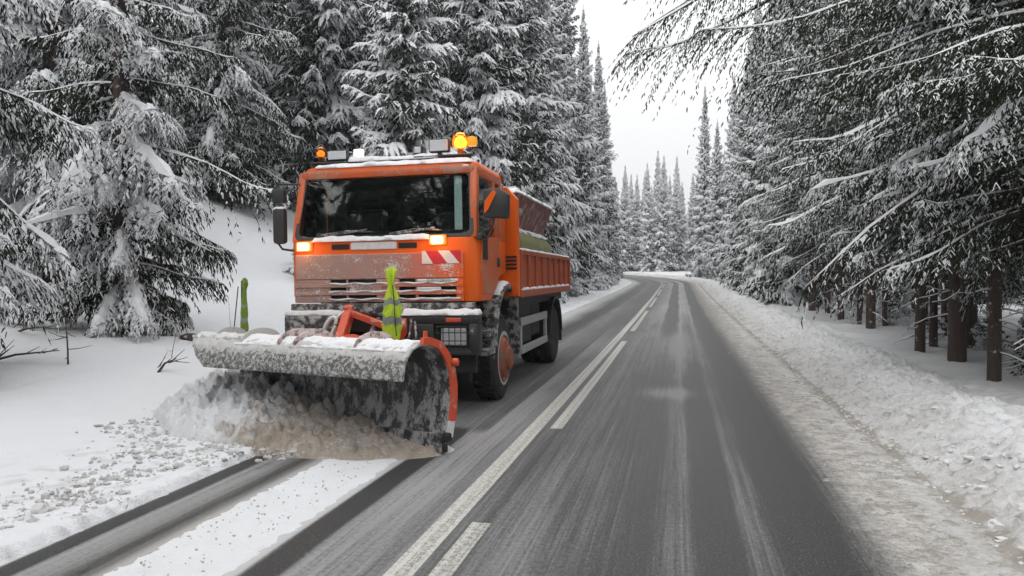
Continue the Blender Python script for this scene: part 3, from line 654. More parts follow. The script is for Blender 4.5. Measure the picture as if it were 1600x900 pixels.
TV['young'] = spruce('young', 10, 3.2, 1.0, 0.05, 60, 7, 2, .16, .03, droop=.35, up=.2, pend=.5, snow=.9, trunk_r=.03, tubes=False, pad=.05)

def tree(kind, X, Y, label, group=None, sc=1.0, rot=None, sz=None, name='spruce_tree', cat='tree', sink=.1, lean=0):
    t = empty(name, (X, Y, gz(X, Y) - sink), (lean, 0, rot if rot is not None else random.random() * 6.28)); t.scale = (sc, sc, sz or sc)
    tag(t, label, cat, group)
    k = TV[kind]
    for part in ('trunk', 'crown', 'limbs'):
        if k.get(part) is None: continue
        o = bpy.data.objects.new(part, k[part]); COL.objects.link(o); o.parent = t
    return t
random.seed(5)
NT = []
# left foreground
tree('near_a', -9.6, 11.9, 'big snow-laden spruce with drooping boughs and visible dark trunk left of the plough', sc=.90, rot=0.4)
tree('near_b', -9.1, 7.3, 'snow-laden spruce cut off by the left edge of the photo, nearest on that side', sc=.86, rot=2.0)
tree('near_b', -13.2, 14.2, 'snowy spruce half hidden behind the two large spruces at the far left', sc=1.0, rot=4.0)
tree('near_a', -15.6, 24.5, 'tall spruce standing up the slope behind the big left spruce, above the truck mirrors', sc=1.3, rot=3.1)
tree('near_a', -15.5, 18.0, 'dark spruce filling the gap high above the left snowbank', sc=1.05, rot=5.1)
tree('mid_c', -15.2, 31.0, 'dark tall spruce rising directly above the left amber beacon', rot=1.0)
tree('mid_a', -9.3, 25.8, 'slim cone-shaped spruce with even snowy tiers rising above the middle of the cab roof', rot=.7, sc=.9)
tree('mid_b', -7.9, 30.6, 'broad snowy spruce rising above the lit beacon on the cab roof', rot=2.2, sc=1.05)
tree('mid_a', -7.3, 36.0, 'snowy spruce rising above the red-brown hopper behind the cab', rot=3.9)
tree('mid_c', -7.4, 41.5, 'snowy spruce standing just behind the tailboard of the truck bed', rot=5.0)
left_row = [(-7.0, 47), (-7.6, 52), (-6.9, 57), (-7.3, 62.5), (-6.9, 68), (-7.5, 74), (-7.0, 80), (-7.4, 86), (-7.2, 92), (-7.5, 99)]
for i, (s, y) in enumerate(left_row):
    x = s + float(bend(np.array(float(y))))
    tree('mid_b' if i % 2 else 'mid_a', x, y, ('%s tall spruce beyond the truck in the front row on the left verge' % ['first', 'second', 'third', 'fourth', 'fifth'][i]) if i < 5 else 'tall snowy spruce near the far end of the front row on the left verge', 'spruces in the front row along the left verge', sc=random.uniform(.92, 1.04) * (1 if y < 50 else .84))
for row, off in ((-11.5, 3), (-15.5, 7), (-20, 6)):
    y = 28 + off
    while y < 112:
        s = row + random.uniform(-1.2, 1.2); x = s + float(bend(np.array(float(y))))
        tree(random.choice(['mid_a', 'mid_b', 'mid_c']) if y < 60 and row > -18 else random.choice(['far_a', 'far_b']), x, y, 'snowy spruce of the woodland behind the front row on the left of the road', 'woodland spruces behind the left front row', sc=random.uniform(.85, 1.12) * (1 if y < 50 else .86))
        y += random.uniform(4.5, 7)
for x, y in ((-18, 26), (-22, 24), (-19.5, 31), (-25, 28), (-23, 18), (-19, 13.5), (-16, 9), (-25, 13), (-30, 20)):
    tree('mid_c', x, y, 'spruce of the dim woodland deep behind the large left spruces', 'deep woodland spruces at the left', sc=random.uniform(.9, 1.1))
# right foreground
tree('over_c', 4.75, 9.6, 'spruce beyond the right edge whose dark boughs overhang the road at the top', sc=1.0, rot=0.0)
tree('over_b', 4.75, 10.9, 'dark-trunked spruce at the right edge of the photo behind the snowbank', sc=1.0, rot=1.2)
tree('over_b', 4.55, 12.6, 'spruce with a medium dark trunk just left of the right edge trunk', sc=.92, rot=2.6)
tree('over_a', 4.95, 15.4, 'spruce with the thickest reddish-brown trunk behind the right snowbank', sc=1.12, rot=4.3)
tree('over_b', 4.95, 17.6, 'spruce whose dark trunk stands directly left of the thick reddish trunk', sc=1.0, rot=5.3)
tree('over_a', 5.3, 23.4, 'spruce on the right with a slender dark trunk, third group back behind the bank', sc=.95, rot=.9)
tree('over_b', 5.4, 28.0, 'spruce on the right whose dark trunk stands left of the slender one behind the bank', sc=1.05, rot=3.3)
tree('over_a', 5.2, 32.5, 'spruce on the right with low snowy boughs where its trunk is last to be seen', sc=1.05, rot=2.4)
for i, (x, y) in enumerate(((6.3, 18.7), (7.4, 14.5), (6.9, 11.6), (8.6, 20.5), (9.3, 15.8), (7.6, 26.5), (10.8, 24), (11.5, 18.5), (8.8, 32), (12.5, 29), (14, 22.5), (7.6, 37), (15.5, 30), (13.5, 15.5))):
    tree('over_b' if i % 2 else 'over_a', x, y, 'darker spruce of the woodland behind the front trunks on the right', 'woodland spruces behind the right front trunks', sc=random.uniform(.8, 1.0))
for i, s in enumerate((5.3, 5.1, 5.5, 5.2, 5.6, 5.5, 5.9, 5.8, 6.0, 5.8, 6.1)):
    y = 38 + i * 5.4 + random.uniform(-.8, .8)
    tree(('mid_c', 'mid_b', 'mid_a')[i % 3], s + float(bend(np.array(float(y)))) , y, ('%s spruce beyond the last visible trunk in the front row on the right' % ['first', 'second', 'third', 'fourth'][i]) if i < 4 else 'snowy spruce near the far end of the front row on the right verge', 'distant spruces in the front row along the right verge', sc=random.uniform(.78, .95))
for row in (9.5, 13.5, 18, 23):
    y = 40 + random.random() * 3
    while y < 120:
        s = row + random.uniform(-1.3, 1.3)
        tree(random.choice(['far_a', 'far_b', 'mid_c']), s + float(bend(np.array(float(min(y, 85))))), y, 'distant spruce of the woodland behind the right front row', 'distant woodland spruces on the right', sc=random.uniform(.8, 1.05))
        y += random.uniform(5, 8)
for x, y, lb in ((5.6, 13.2, 'slim bare-stemmed young spruce between the two dark trunks nearest the right edge'), (5.9, 16.4, 'slim dark stem just right of the thick reddish-brown trunk'), (5.3, 9.9, 'slim bare stem at the extreme right edge of the photo'), (6.6, 21.5, 'slim stem seen left of the paired dark trunks behind the bank'), (5.7, 20.4, 'thin dark spruce stem between the paired trunks and the slender trunk')):
    tree('slim', x, y, lb, sc=random.uniform(.9, 1.1))
for x, y in ((5.2, 12.0), (6.1, 14.6), (5.5, 18.6), (6.0, 24.8), (5.6, 26.2), (6.3, 10.6), (5.4, 30.4), (7.6, 12.4), (8.4, 17), (7.2, 23.3), (9.6, 12.8), (10.2, 20.8), (8.9, 27.5), (6.5, 30.2), (11.6, 15.2), (12.4, 25.5)):
    tree('slim', x, y, 'slim bare-stemmed spruce deeper in the woodland on the right', 'slim spruces deeper in the right woodland', sc=random.uniform(.8, 1.15))
# wood across the bend
for r_, n_ in ((124, 13), (130, 13), (137, 13), (146, 12)):
    for i in range(n_):
        x = -20 + i * (38 / n_) + random.uniform(-1, 1)
        y = r_ + random.uniform(-2, 2) - 0.0 * x
        tree(random.choice(['far_a', 'far_b']), x, y, 'far spruce of the wood across the road where it bends out of sight', 'far spruces across the bend', sc=random.uniform(.66, .93))
# young spruces and undergrowth
for x, y, sc, lb in ((-9.6, 19.6, .95, 'small snow-covered young spruce on the slope just left of the truck mirrors'), (-8.3, 21.3, .7, 'knee-high snow-covered spruce sapling on the slope beside the truck mirrors'),
                     (-6.6, 33.0, .9, 'small snowy young spruce at the foot of the trees right behind the truck bed'), (5.4, 13.6, .45, 'snowy spruce sapling behind the crest of the right snowbank')):
    tree('young', x, y, lb, sc=sc, name='young_spruce', cat='sapling', sink=.02)
for x, y, sc in ((5.6, 11.4, .42), (6.6, 13.0, .7), (5.9, 15.1, .5), (7.3, 16.0, .8), (6.4, 18.0, .6), (6.0, 20.2, .55), (7.2, 22.0, .8), (6.2, 25.4, .7), (8.2, 13.6, .8), (9.4, 18.2, .9), (7.4, 28.6, .9), (6.3, 33.5, .8), (8.4, 10.4, .8), (9.8, 22.8, 1.0)):
    tree('young', x, y, 'low snowy spruce sapling in the undergrowth among the trunks behind the right bank', 'spruce saplings among the right trunks', sc=sc, name='young_spruce', cat='sapling', sink=.02)
for i in range(10):
    y = 38 + i * 5.5 + random.uniform(-1, 1)
    tree('young', -6.0 + random.uniform(-.5, .3) + float(bend(np.array(y))), y, 'snow-covered young spruce at the foot of the left front row', 'young spruces along the left verge', sc=random.uniform(.6, 1.1), name='young_spruce', cat='sapling', sink=.02)

# ------------------------------------------------------------------ the lorry (local axes: x to its left side, y towards its tail, z up; origin on the road under the bumper)
T = empty('snowplough_truck', (-3.3, 8.35, 0.0), (0, R_(-0.9), 0)); T.location.z = -0.015 + float(rise(np.array(10.0)))
tag(T, 'orange four-wheel snowplough lorry with snow-caked front, clearing the left lane', 'truck')
def cab_outline(xh, y0, y1, r=.16, n=6):
    pts = []
    for cx, cy, a0 in ((xh - r, y0 + r, -90), (xh - .03, y1 - .03, 0), (-xh + .03, y1 - .03, 90), (-xh + r, y0 + r, 180)):
        rr = r if cy < (y0 + y1) / 2 else .03
        for k in range(n + 1):
            a = R_(a0 + 90 * k / n); pts.append((cx + rr * math.cos(a), cy + rr * math.sin(a)))
    return pts
# lower cab: front section full height, rear section cut for the wheel arch
mb = MB()
mb.prism(cab_outline(1.15, 0.0, .62), 1.29, 2.015, bev=.012)
mb.prism([(.60, 1.30), (.78, 1.36), (1.02, 1.56), (1.42, 1.62), (1.42, 2.015), (.60, 2.015)], -1.145, 1.145, 'x', bev=.02)
cabm = mb
cabm.prism(cab_outline(1.12, .20, 1.42, .18), 2.80, 2.90, bev=.03, poly2=[(x * .96, y * .98 + .02) for x, y in cab_outline(1.12, .20, 1.42, .18)])
cab = cabm.build('cab', M['orange'], T, True, 35)
# pillars, roof rail over the windscreen
mb = MB()
for sx in (-1, 1):
    mb.obox((sx * 1.085, .07, 2.0), (sx * 1.055, .24, 2.83), .09, .10, .02)
    mb.obox((sx * 1.105, 1.01, 2.0), (sx * 1.06, .98, 2.83), .13, .07, .02, up=(1, 0, 0))
    mb.box(sx * 1.10 - .045, sx * 1.10 + .045, 1.08, 1.42, 2.0, 2.45, .01)
    mb.obox((sx * 1.105, 1.36, 2.0), (sx * 1.06, 1.36, 2.82), .10, .07, .02, up=(1, 0, 0))
    mb.obox((sx * 1.065, .2, 2.775), (sx * 1.065, 1.40, 2.775), .08, .10, .02)
mb.box(-1.07, 1.07, .17, .27, 2.75, 2.85, .03)
mb.build('window_pillars', M['orange_side'], cab, True, 35)
MB().box(-1.05, 1.05, 1.34, 1.38, 2.04, 2.80, .005).box(-1.0, 1.0, .35, 1.30, 2.02, 2.06, .004).box(-.85, -.35, .95, 1.18, 2.05, 2.45, .05).box(.3, .85, .95, 1.18, 2.05, 2.45, .05).box(-.95, .95, .25, .5, 2.04, 2.12, .03).build('cab_interior', M['interior'], cab)
MB().box(-1.03, -1.02, .93, 1.36, 2.04, 2.76, .003).box(1.02, 1.03, .93, 1.36, 2.04, 2.76, .003).box(-1.02, 1.02, .30, 1.36, 2.735, 2.745, .003).build('cab_lining', M['interior'], cab)
MB().tube([(.62 + .19 * math.cos(a), .55 + .06 * math.sin(a), 2.2 + .14 * math.sin(a)) for a in [k * math.pi / 8 for k in range(17)]], .015, 6).build('steering_wheel', M['black'], cab)
mb = MB(); mb.box(.80, .89, .27, .29, 2.10, 2.74, .004); mb.build('pale_upright', M['pale_tone'], cab)  # pale grey-blue upright strip just behind the windscreen
# windscreen with black surround
def quad_sheet(pts, th, nrm_):
    b = MB(); n_ = Vector(nrm_).normalized() * th; bm_ = bmesh.new()
    A = [bm_.verts.new(Vector(p)) for p in pts]; B = [bm_.verts.new(Vector(p) - n_) for p in pts]
    bm_.faces.new(A); bm_.faces.new(B[::-1])
    for i in range(len(A)): bm_.faces.new((A[i], B[i], B[(i + 1) % len(A)], A[(i + 1) % len(A)]))
    bmesh.ops.recalc_face_normals(bm_, faces=bm_.faces); b._merge(bm_, 0); return b
def rr2(w0, w1, z0, z1, r=.07, n=5):
    """rounded rectangle outline, wider at the bottom (w0) than at the top (w1)"""
    pts = []
    for cx, cz, a0 in ((w0 - r, z0 + r, -90), (w1 - r, z1 - r, 0), (-w1 + r, z1 - r, 90), (-w0 + r, z0 + r, 180)):
        for k in range(n + 1):
            a = R_(a0 + 90 * k / n); pts.append((cx + r * math.cos(a), cz + r * math.sin(a)))
    return pts
def wy(z): return .035 + (z - 2.05) * .24          # windscreen plane
outer = rr2(1.09, 1.04, 2.02, 2.80); inner = rr2(1.04, 1.0, 2.06, 2.76)
bmf = bmesh.new()
O = [bmf.verts.new((x, wy(z) - .012, z)) for x, z in outer]; I = [bmf.verts.new((x, wy(z) - .012, z)) for x, z in inner]
O2 = [bmf.verts.new((x, wy(z) + .02, z)) for x, z in outer]; I2 = [bmf.verts.new((x, wy(z) + .02, z)) for x, z in inner]
N_ = len(O)
for i in range(N_):
    j = (i + 1) % N_
    bmf.faces.new((O[i], O[j], I[j], I[i])); bmf.faces.new((O[i], O2[i], O2[j], O[j])); bmf.faces.new((I[i], I[j], I2[j], I2[i])); bmf.faces.new((O2[i], I2[i], I2[j], O2[j]))
bmesh.ops.recalc_face_normals(bmf, faces=bmf.faces)
b = MB(); b._merge(bmf, 0); ws_fr = b.build('windscreen_surround', M['black'], cab)
bmf = bmesh.new(); bmf.faces.new([bmf.verts.new((x, wy(z), z)) for x, z in inner]); b = MB(); b._merge(bmf, 0)
ws = b.build('windscreen', M['glass'], cab)
mb = MB()
for x0, x1 in ((-.75, -.1), (.1, .72)):
    mb.tube([(x0, .0, 2.075), ((x0 + x1) / 2, .01, 2.12), (x1, .015, 2.10)], .009, 6); mb.tube([(x0 + .05, -.0, 2.06), (x1 - .08, .015, 2.13)], .012, 6)
mb.build('wiper', M['black_snowy'], cab)
for sx in (-1, 1):
    wd = MB().prism([(.17, 2.08), (.92, 2.08), (.90, 2.72), (.31, 2.72)], sx * 1.075, sx * 1.085, 'x').build('side_window', M['side_glass'], cab)
# doors
for sx in (-1, 1):
    a0, a1 = (1.143, 1.160) if sx > 0 else (-1.160, -1.143)
    d = MB().prism([(.12, 1.36), (.62, 1.36), (.80, 1.42), (1.00, 1.60), (1.00, 2.04), (.12, 2.04)], a0, a1, 'x', bev=.006).build('door', M['orange_side'], T)
    MB().box(min(sx * 1.155, sx * 1.175), max(sx * 1.155, sx * 1.175), .86, .97, 1.68, 1.80, .008).build('handle', M['black'], d)
    MB().prism([(.16, 1.76), (.36, 1.76), (.36, 2.02), (.16, 2.02)], min(sx * 1.16, sx * 1.168), max(sx * 1.16, sx * 1.168), 'x').build('lower_window', M['interior'], d)
# hood panel with slots
slots = [(1.505, 1.555), (1.415, 1.465), (1.325, 1.375)]
segs = [(-.62, -.42), (-.40, -.05), (.22, .42), (.45, .90)]
hood = MB(); zc = [1.295, 1.325, 1.375, 1.415, 1.465, 1.505, 1.555, 1.85]
for i in range(len(zc) - 1):
    if (zc[i], zc[i + 1]) in slots:
        xs = [-1.06] + [v for sg in segs for v in sg] + [.98]
        for k in range(0, len(xs), 2): hood.box(xs[k], xs[k + 1], -.035, .01, zc[i], zc[i + 1], 0)
    else: hood.box(-1.06, .98, -.035 - (.012 if i in (2, 4) else 0), .01, zc[i], zc[i + 1], .004 if i != 6 else .012, seg=1)
hd = hood.build('hood_panel', M['front'], T)
MB().box(-.7, .95, -.004, -.001, 1.30, 1.57, 0).build('grille_mesh', M['interior'], hd)
mb = MB()
for z0, z1 in slots:
    mb.tube([(-.63 + k * .08, -.047, z0 + .002 + .008 * math.sin(k * 1.7 + z0 * 30)) for k in range(20)], [.003 + .012 * abs(math.sin(k * 2.3 + z0 * 50)) for k in range(20)], 6)
mb.box(.44, .92, -.050, -.02, 1.515, 1.55, .012); mb.box(.44, .72, -.050, -.02, 1.42, 1.46, .012); mb.box(.46, .95, -.052, -.02, 1.315, 1.34, .012)
mb.build('slot_snow', M['grey_snow'], hd)
MB().box(-.38, .02, -.046, -.036, 1.415, 1.470, .004).build('badge_plate', M['front'], hd)
def text(body, size, loc, rot, mat, parent, name='lettering', ext=.002):
    c = bpy.data.curves.new('txt', 'FONT'); c.body = body; c.size = size; c.extrude = ext; c.align_x = 'CENTER'; c.align_y = 'CENTER'
    o = bpy.data.objects.new('txt', c); COL.objects.link(o); bpy.context.view_layer.update()
    me = bpy.data.meshes.new_from_object(o.evaluated_get(bpy.context.evaluated_depsgraph_get())); bpy.data.objects.remove(o)
    t = link(name, me, mat, parent); t.location = loc; t.rotation_euler = rot; return t
text('IVECO', .075, (-.18, -.050, 1.440), (R_(90), 0, 0), M['steel'], hd, 'badge_lettering')
text('EUROCARGO', .045, (.70, -.054, 1.533), (R_(90), 0, 0), M['steel'], hd, 'model_lettering')
# panel strip between hood and windscreen
for x in (-.50, .32):
    v = MB().box(x - .11, x + .11, -.012, .02, 1.905, 1.965, .008).build('vent', M['interior'], T)
MB().box(-.37, .19, -.014, .01, 1.895, 1.985, .01).build('front_plate', M['grey_snow'], T)
hz = lambda a, b_: [(a, 1.72), (b_, 1.72), (b_ - .10, 1.865), (a - .10, 1.865)]
st = MB().prism([(.50, 1.72), (.955, 1.72), (.955, 1.865), (.50, 1.865)], -.039, -.0365, 'y').build('hazard_sticker', M['red_sticker'], hd)
MB().prism([(.50, 1.72), (.63, 1.72), (.54, 1.865), (.50, 1.865)], -.0415, -.0395, 'y').prism([(.80, 1.72), (.94, 1.72), (.82, 1.865), (.69, 1.865)], -.0415, -.0395, 'y').build('white_stripe', M['white_sticker'], st)
for x, z in ((-.95, 1.945), (.68, 1.985)):
    l_ = MB().box(x - .105, x + .105, -.03, .01, z - .06, z + .06, .03).build('indicator', M['lamp_glass'], T)
    MB().box(x - .07, x + .07, -.06, -.02, z - .044, z + .044, .04, seg=4).build('lit_lens', M['lamp_on'], l_, True)
    pl = bpy.data.lights.new('lamp_glow', 'POINT'); pl.energy = 1.6; pl.color = (1, .42, .12); pl.shadow_soft_size = .06; po = bpy.data.objects.new('lamp_glow', pl); COL.objects.link(po); po.parent = l_; po.location = (x, -.16, z)
# snow lying under the windscreen and on the roof
snow_slab('snow_cover', T, -.85, .60, -.03, .05, lambda x, y: 2.012 + 0 * x, .045, 3, nx=50, ny=8, edge=.02)
snow_slab('snow_cover', T, -.9, 1.02, .20, 1.40, lambda x, y: 2.898 + .0 * x, .05, 5, nx=60, ny=40, edge=.07)
# bumper
MB().box(-1.16, -.42, -.16, .02, .84, 1.17, .05).box(-1.10, 1.10, -.08, .05, 1.14, 1.28, .01).build('bumper', M['black_snowy'], T, True)
bp = MB().box(.30, 1.17, -.14, .02, 1.04, 1.16, .02).box(.30, .66, -.14, .02, .72, 1.05, .02).box(1.06, 1.17, -.14, .05, .70, 1.05, .02).box(.60, 1.10, -.14, .02, .70, .76, .01).box(.60, 1.08, -.04, .02, .74, 1.05, .0).box(-.44, .32, -.05, .05, .95, 1.15, .02).build('bumper', M['black'], T, True)
hl = MB().box(.72, 1.02, -.085, -.035, .80, 1.00, .02).build('headlight', M['lens'], bp)
mb = MB()
for k in range(6): mb.tube([(.70 + k * .068, -.15, .77), (.70 + k * .068, -.15, 1.02)], .006, 5)
for z in (.77, .86, .95, 1.02): mb.tube([(.68, -.15, z), (1.06, -.15, z)], .006, 5)
mb.build('lamp_guard', M['black'], bp)
MB().box(.80, .98, -.155, -.12, 1.065, 1.115, .01).build('side_lamp', M['red_lens'], bp)
hl2 = MB().box(-1.05, -.62, -.175, -.15, .90, 1.0, .02).build('headlight', M['grey_snow'], T)
snow_slab('snow_cover', T, .28, 1.17, -.15, .05, lambda x, y: 1.158 + 0 * x, .05, 7, nx=50, ny=12, edge=.03)
snow_slab('snow_cover', T, -1.15, -.43, -.15, .05, lambda x, y: 1.165 + 0 * x, .04, 8, mat='grey_snow', nx=40, ny=12, edge=.03)
# roof bar, lamps, beacons
for sx in (-1, 1): MB().box(*sorted((sx * .99, sx * 1.075)), .885, .90, 2.03, 2.76, .003).build('door_seal', M['interior'], cab)
rb = MB().tube([(-1.02, .36, 2.965), (1.0, .36, 2.985)], .022, 8).box(-1.0, -.9, .33, .40, 2.88, 2.97, .01).box(.88, .98, .33, .40, 2.88, 2.98, .01).box(-1.0, -.55, .30, .42, 2.955, 2.975, .006).box(.3, 1.0, .30, .42, 2.972, 2.99, .006).build('roof_bar', M['black'], T)
snow_slab('snow_cover', rb, -.52, .6, .30, .44, lambda x, y: 2.98 + 0 * x, .035, 9, nx=44, ny=8, edge=.02)
be = MB().lathe([(.035, 2.98), (.035, 3.06), (.09, 3.07), (.10, 3.10), (.10, 3.17), (.085, 3.22), (.04, 3.245), (0, 3.25)], (.86, .36, 0)).build('beacon', M['amber_dome'], rb, True)
MB().lathe([(.04, 3.075), (.066, 3.10), (.072, 3.135), (.060, 3.175), (.03, 3.205), (0, 3.215)], (.86, .36, 0)).build('beacon_bulb', M['beacon_core'], rb, True)
MB().lathe([(.0, 3.06), (.06, 3.07), (.07, 3.11), (.06, 3.17), (0, 3.19)], (.975, .44, .03)).build('amber_lens', M['beacon_off'], rb, True)
MB().lathe([(.03, 2.97), (.03, 3.04), (.075, 3.05), (.078, 3.09), (.07, 3.14), (.035, 3.165), (0, 3.17)], (-.90, .36, 0)).build('beacon', M['amber_dome'], rb, True)
MB().lathe([(.03, 3.055), (.048, 3.075), (.048, 3.10), (.02, 3.125), (0, 3.13)], (-.90, .36, .0)).build('beacon_bulb', M['beacon_on'], rb, True)
def work_lamp(x, w, h, z, m):
    o = MB().box(x - w / 2, x + w / 2, .34, .42, z, z + h, .018).box(x - .02, x + .02, .36, .40, 2.97, z + .02, .003).build('work_lamp', M['black'], rb)
    MB().box(x - w / 2 + .015, x + w / 2 - .015, .33, .345, z + .015, z + h - .015, .006).build('lens', m, o)
work_lamp(.60, .25, .16, 3.03, M['lens']); work_lamp(.34, .11, .10, 3.02, M['lens']); work_lamp(-.68, .26, .13, 2.99, M['lens'])
MB().box(-.47, -.36, .34, .42, 2.99, 3.12, .015).build('white_lamp', M['white_lamp'], rb)
MB().box(.93, 1.0, .17, .20, 2.82, 2.85, .01).build('marker_lamp', M['white_sticker'], T)
# mirrors
ml = MB().tube([(-1.08, .16, 2.70), (-1.30, .06, 2.70), (-1.36, .06, 2.66), (-1.36, .06, 2.05), (-1.28, .08, 1.93), (-1.10, .12, 1.90)], .014, 8).build('mirror_arm', M['black'], T)
MB().box(-1.385, -1.215, .02, .12, 2.47, 2.65, .03).build('mirror', M['black'], ml, True)
MB().box(-1.375, -1.215, .01, .12, 1.99, 2.42, .04).build('mirror', M['black'], ml, True)
snow_slab('snow_cover', ml, -1.37, -1.23, .02, .11, lambda x, y: 2.415 + 0 * x, .02, 12, nx=12, ny=8, edge=.02)
mr = MB().tube([(1.13, .10, 2.06), (1.30, .0, 2.10), (1.36, -.02, 2.28)], .018, 8).tube([(1.13, .12, 2.0), (1.28, .02, 2.02), (1.33, -.02, 2.10)], .016, 8).tube([(1.10, .2, 2.30), (1.30, .02, 2.55)], .012, 8).box(1.12, 1.20, .02, .18, 1.98, 2.06, .02).build('mirror_arm', M['black'], T)
MB().prism([(1.22, 2.22), (1.50, 2.20), (1.51, 2.47), (1.40, 2.545), (1.22, 2.53)], -.05, .08, 'y', bev=.025).build('mirror', M['black'], mr, True)
MB().prism([(1.235, 2.26), (1.28, 2.30), (1.38, 2.49), (1.34, 2.52), (1.245, 2.40)], -.064, -.052, 'y', bev=.003).build('mirror_cover', M['orange'], mr)
# headboard and bed
hb = MB().prism([(-1.27, 1.30), (1.27, 1.30), (1.27, 2.58), (1.13, 2.74), (-1.13, 2.74), (-1.27, 2.58)], 1.58, 1.72, 'y', bev=.012)
hbo = hb.build('headboard', M['orange'], T)
mb = MB()
for k in range(4): mb.box(1.10, 1.255, 1.565, 1.585, 1.66 + k * .05, 1.685 + k * .05, .004)
mb.build('louvre', M['interior'], hbo)
bed = MB().box(-1.26, 1.26, 1.75, 6.55, 1.30, 1.40, .01)
for sx in (-1, 1):
    xa, xb = sorted((sx * 1.20, sx * 1.24)); xc, xd = sorted((sx * 1.20, sx * 1.275))
    bed.box(xa, xb, 1.76, 6.5, 1.38, 1.92, .006); bed.box(xc, xd, 1.75, 6.55, 1.86, 1.93, .012); bed.box(xc, xd, 1.75, 6.55, 1.28, 1.39, .012)
bed.box(-1.24, 1.24, 6.48, 6.54, 1.38, 1.92, .01)
bd = bed.build('cargo_bed', M['orange_bed'], T)
for sx in (-1, 1):
    xc, xd = sorted((sx * 1.235, sx * 1.27))
    for k in range(9):
        y = 1.78 + k * .585; MB().box(xc, xd, y, y + (.10 if k % 4 else .16), 1.39, 1.87, .012).build('bed_rib', M['orange_bed'], bd)
    snow_slab('snow_ledge', bd, xc - .01, xd + .005, 1.8, 6.4, lambda x, y: 1.388 + 0 * x, .025, 14 + sx, nx=6, ny=120, edge=.012)
snow_slab('snow_ledge', bd, 1.18, 1.275, 1.8, 6.5, lambda x, y: 1.928 + 0 * x, .02, 19, nx=6, ny=90, edge=.02)
# chassis, axles, boxes below
ch = MB()
for x in (-.45, .45): ch.box(x - .05, x + .05, .1, 6.4, .86, 1.14, .01)
for y in (.3, 2.1, 3.4, 4.5, 6.2): ch.box(-.45, .45, y, y + .12, .9, 1.1, .01)
ch.box(-.40, .40, .15, 1.0, .55, 1.3, .04).tube([(-.95, 1.32, .52), (.95, 1.32, .52)], .09, 10).tube([(-.95, 5.5, .52), (.95, 5.5, .52)], .10, 10)
ch.box(-1.08, -.5, 2.3, 4.7, .5, 1.25, .06).box(.52, 1.08, 2.45, 3.5, .55, 1.25, .06).box(.52, 1.05, 3.6, 4.4, .62, 1.25, .05).box(-1.1, 1.1, 1.75, 6.5, 1.14, 1.30, .01)
ch.box(-1.1, 1.1, .02, .10, .48, .90, .02).box(-.9, .9, .5, .62, .3, .6, .02)
ch.build('chassis', M['chassis'], T)
gd = MB().box(1.10, 1.15, 2.35, 4.55, .86, .98, .01).box(1.10, 1.15, 2.35, 4.55, .46, .57, .01).box(1.09, 1.14, 2.35, 2.45, .5, .95, .01).box(1.09, 1.14, 4.45, 4.55, .5, .95, .01)
gd.build('side_guard', M['steel'], T)
MB().tube([(1.12, 2.2, 1.36), (1.12, 2.22, .9), (1.12, 2.28, .42)], .02, 6).build('guard_rod', M['steel'], T)
for sx in (-1, 1):
    arc = []
    rr_ = .66
    def arcp(r, a0=-8, a1=175, n=16): return [(1.34 + r * math.cos(R_(a0 + (a1 - a0) * k / n)), .62 + r * 1.22 * math.sin(R_(a0 + (a1 - a0) * k / n))) for k in range(n + 1)]
    poly = arcp(.70) + arcp(.655)[::-1]
    fd = MB().prism(poly, *sorted((sx * .80, sx * 1.19)), 'x').build('mudguard', M['black_snowy'], T, True)
    a0, a1 = sorted((sx * .84, sx * 1.19))
    snow_slab('snow_cover', fd, a0, a1, .95, 1.75, lambda x, y: .62 + np.sqrt(np.clip(.70 ** 2 - (y - 1.34) ** 2, 0, 1)) * 1.22 - .005, .045, 24, nx=12, ny=30, edge=.05)
    poly = [(5.5 + .68 * math.cos(R_(a)), .55 + .66 * math.sin(R_(a))) for a in range(0, 181, 12)] + [(5.5 + .64 * math.cos(R_(a)), .55 + .62 * math.sin(R_(a))) for a in range(180, -1, -12)]
    MB().prism(poly, *sorted((sx * .65, sx * 1.16)), 'x').box(*sorted((sx * .7, sx * 1.14)), 6.18, 6.21, .35, .6, .004).build('mudguard', M['black'], T, True)
MB().box(1.06, 1.20, .12, .55, .66, .73, .01).box(1.03, 1.16, .35, .8, .86, .93, .01).tube([(1.05, .2, 1.2), (1.1, .2, .7)], .015, 6).build('cab_step', M['black_snowy'], T)
MB().box(1.02, 1.16, .70, .90, .92, 1.12, .03).box(1.06, 1.12, .78, .82, .7, .95, .01).build('step_bracket', M['black_snowy'], T)
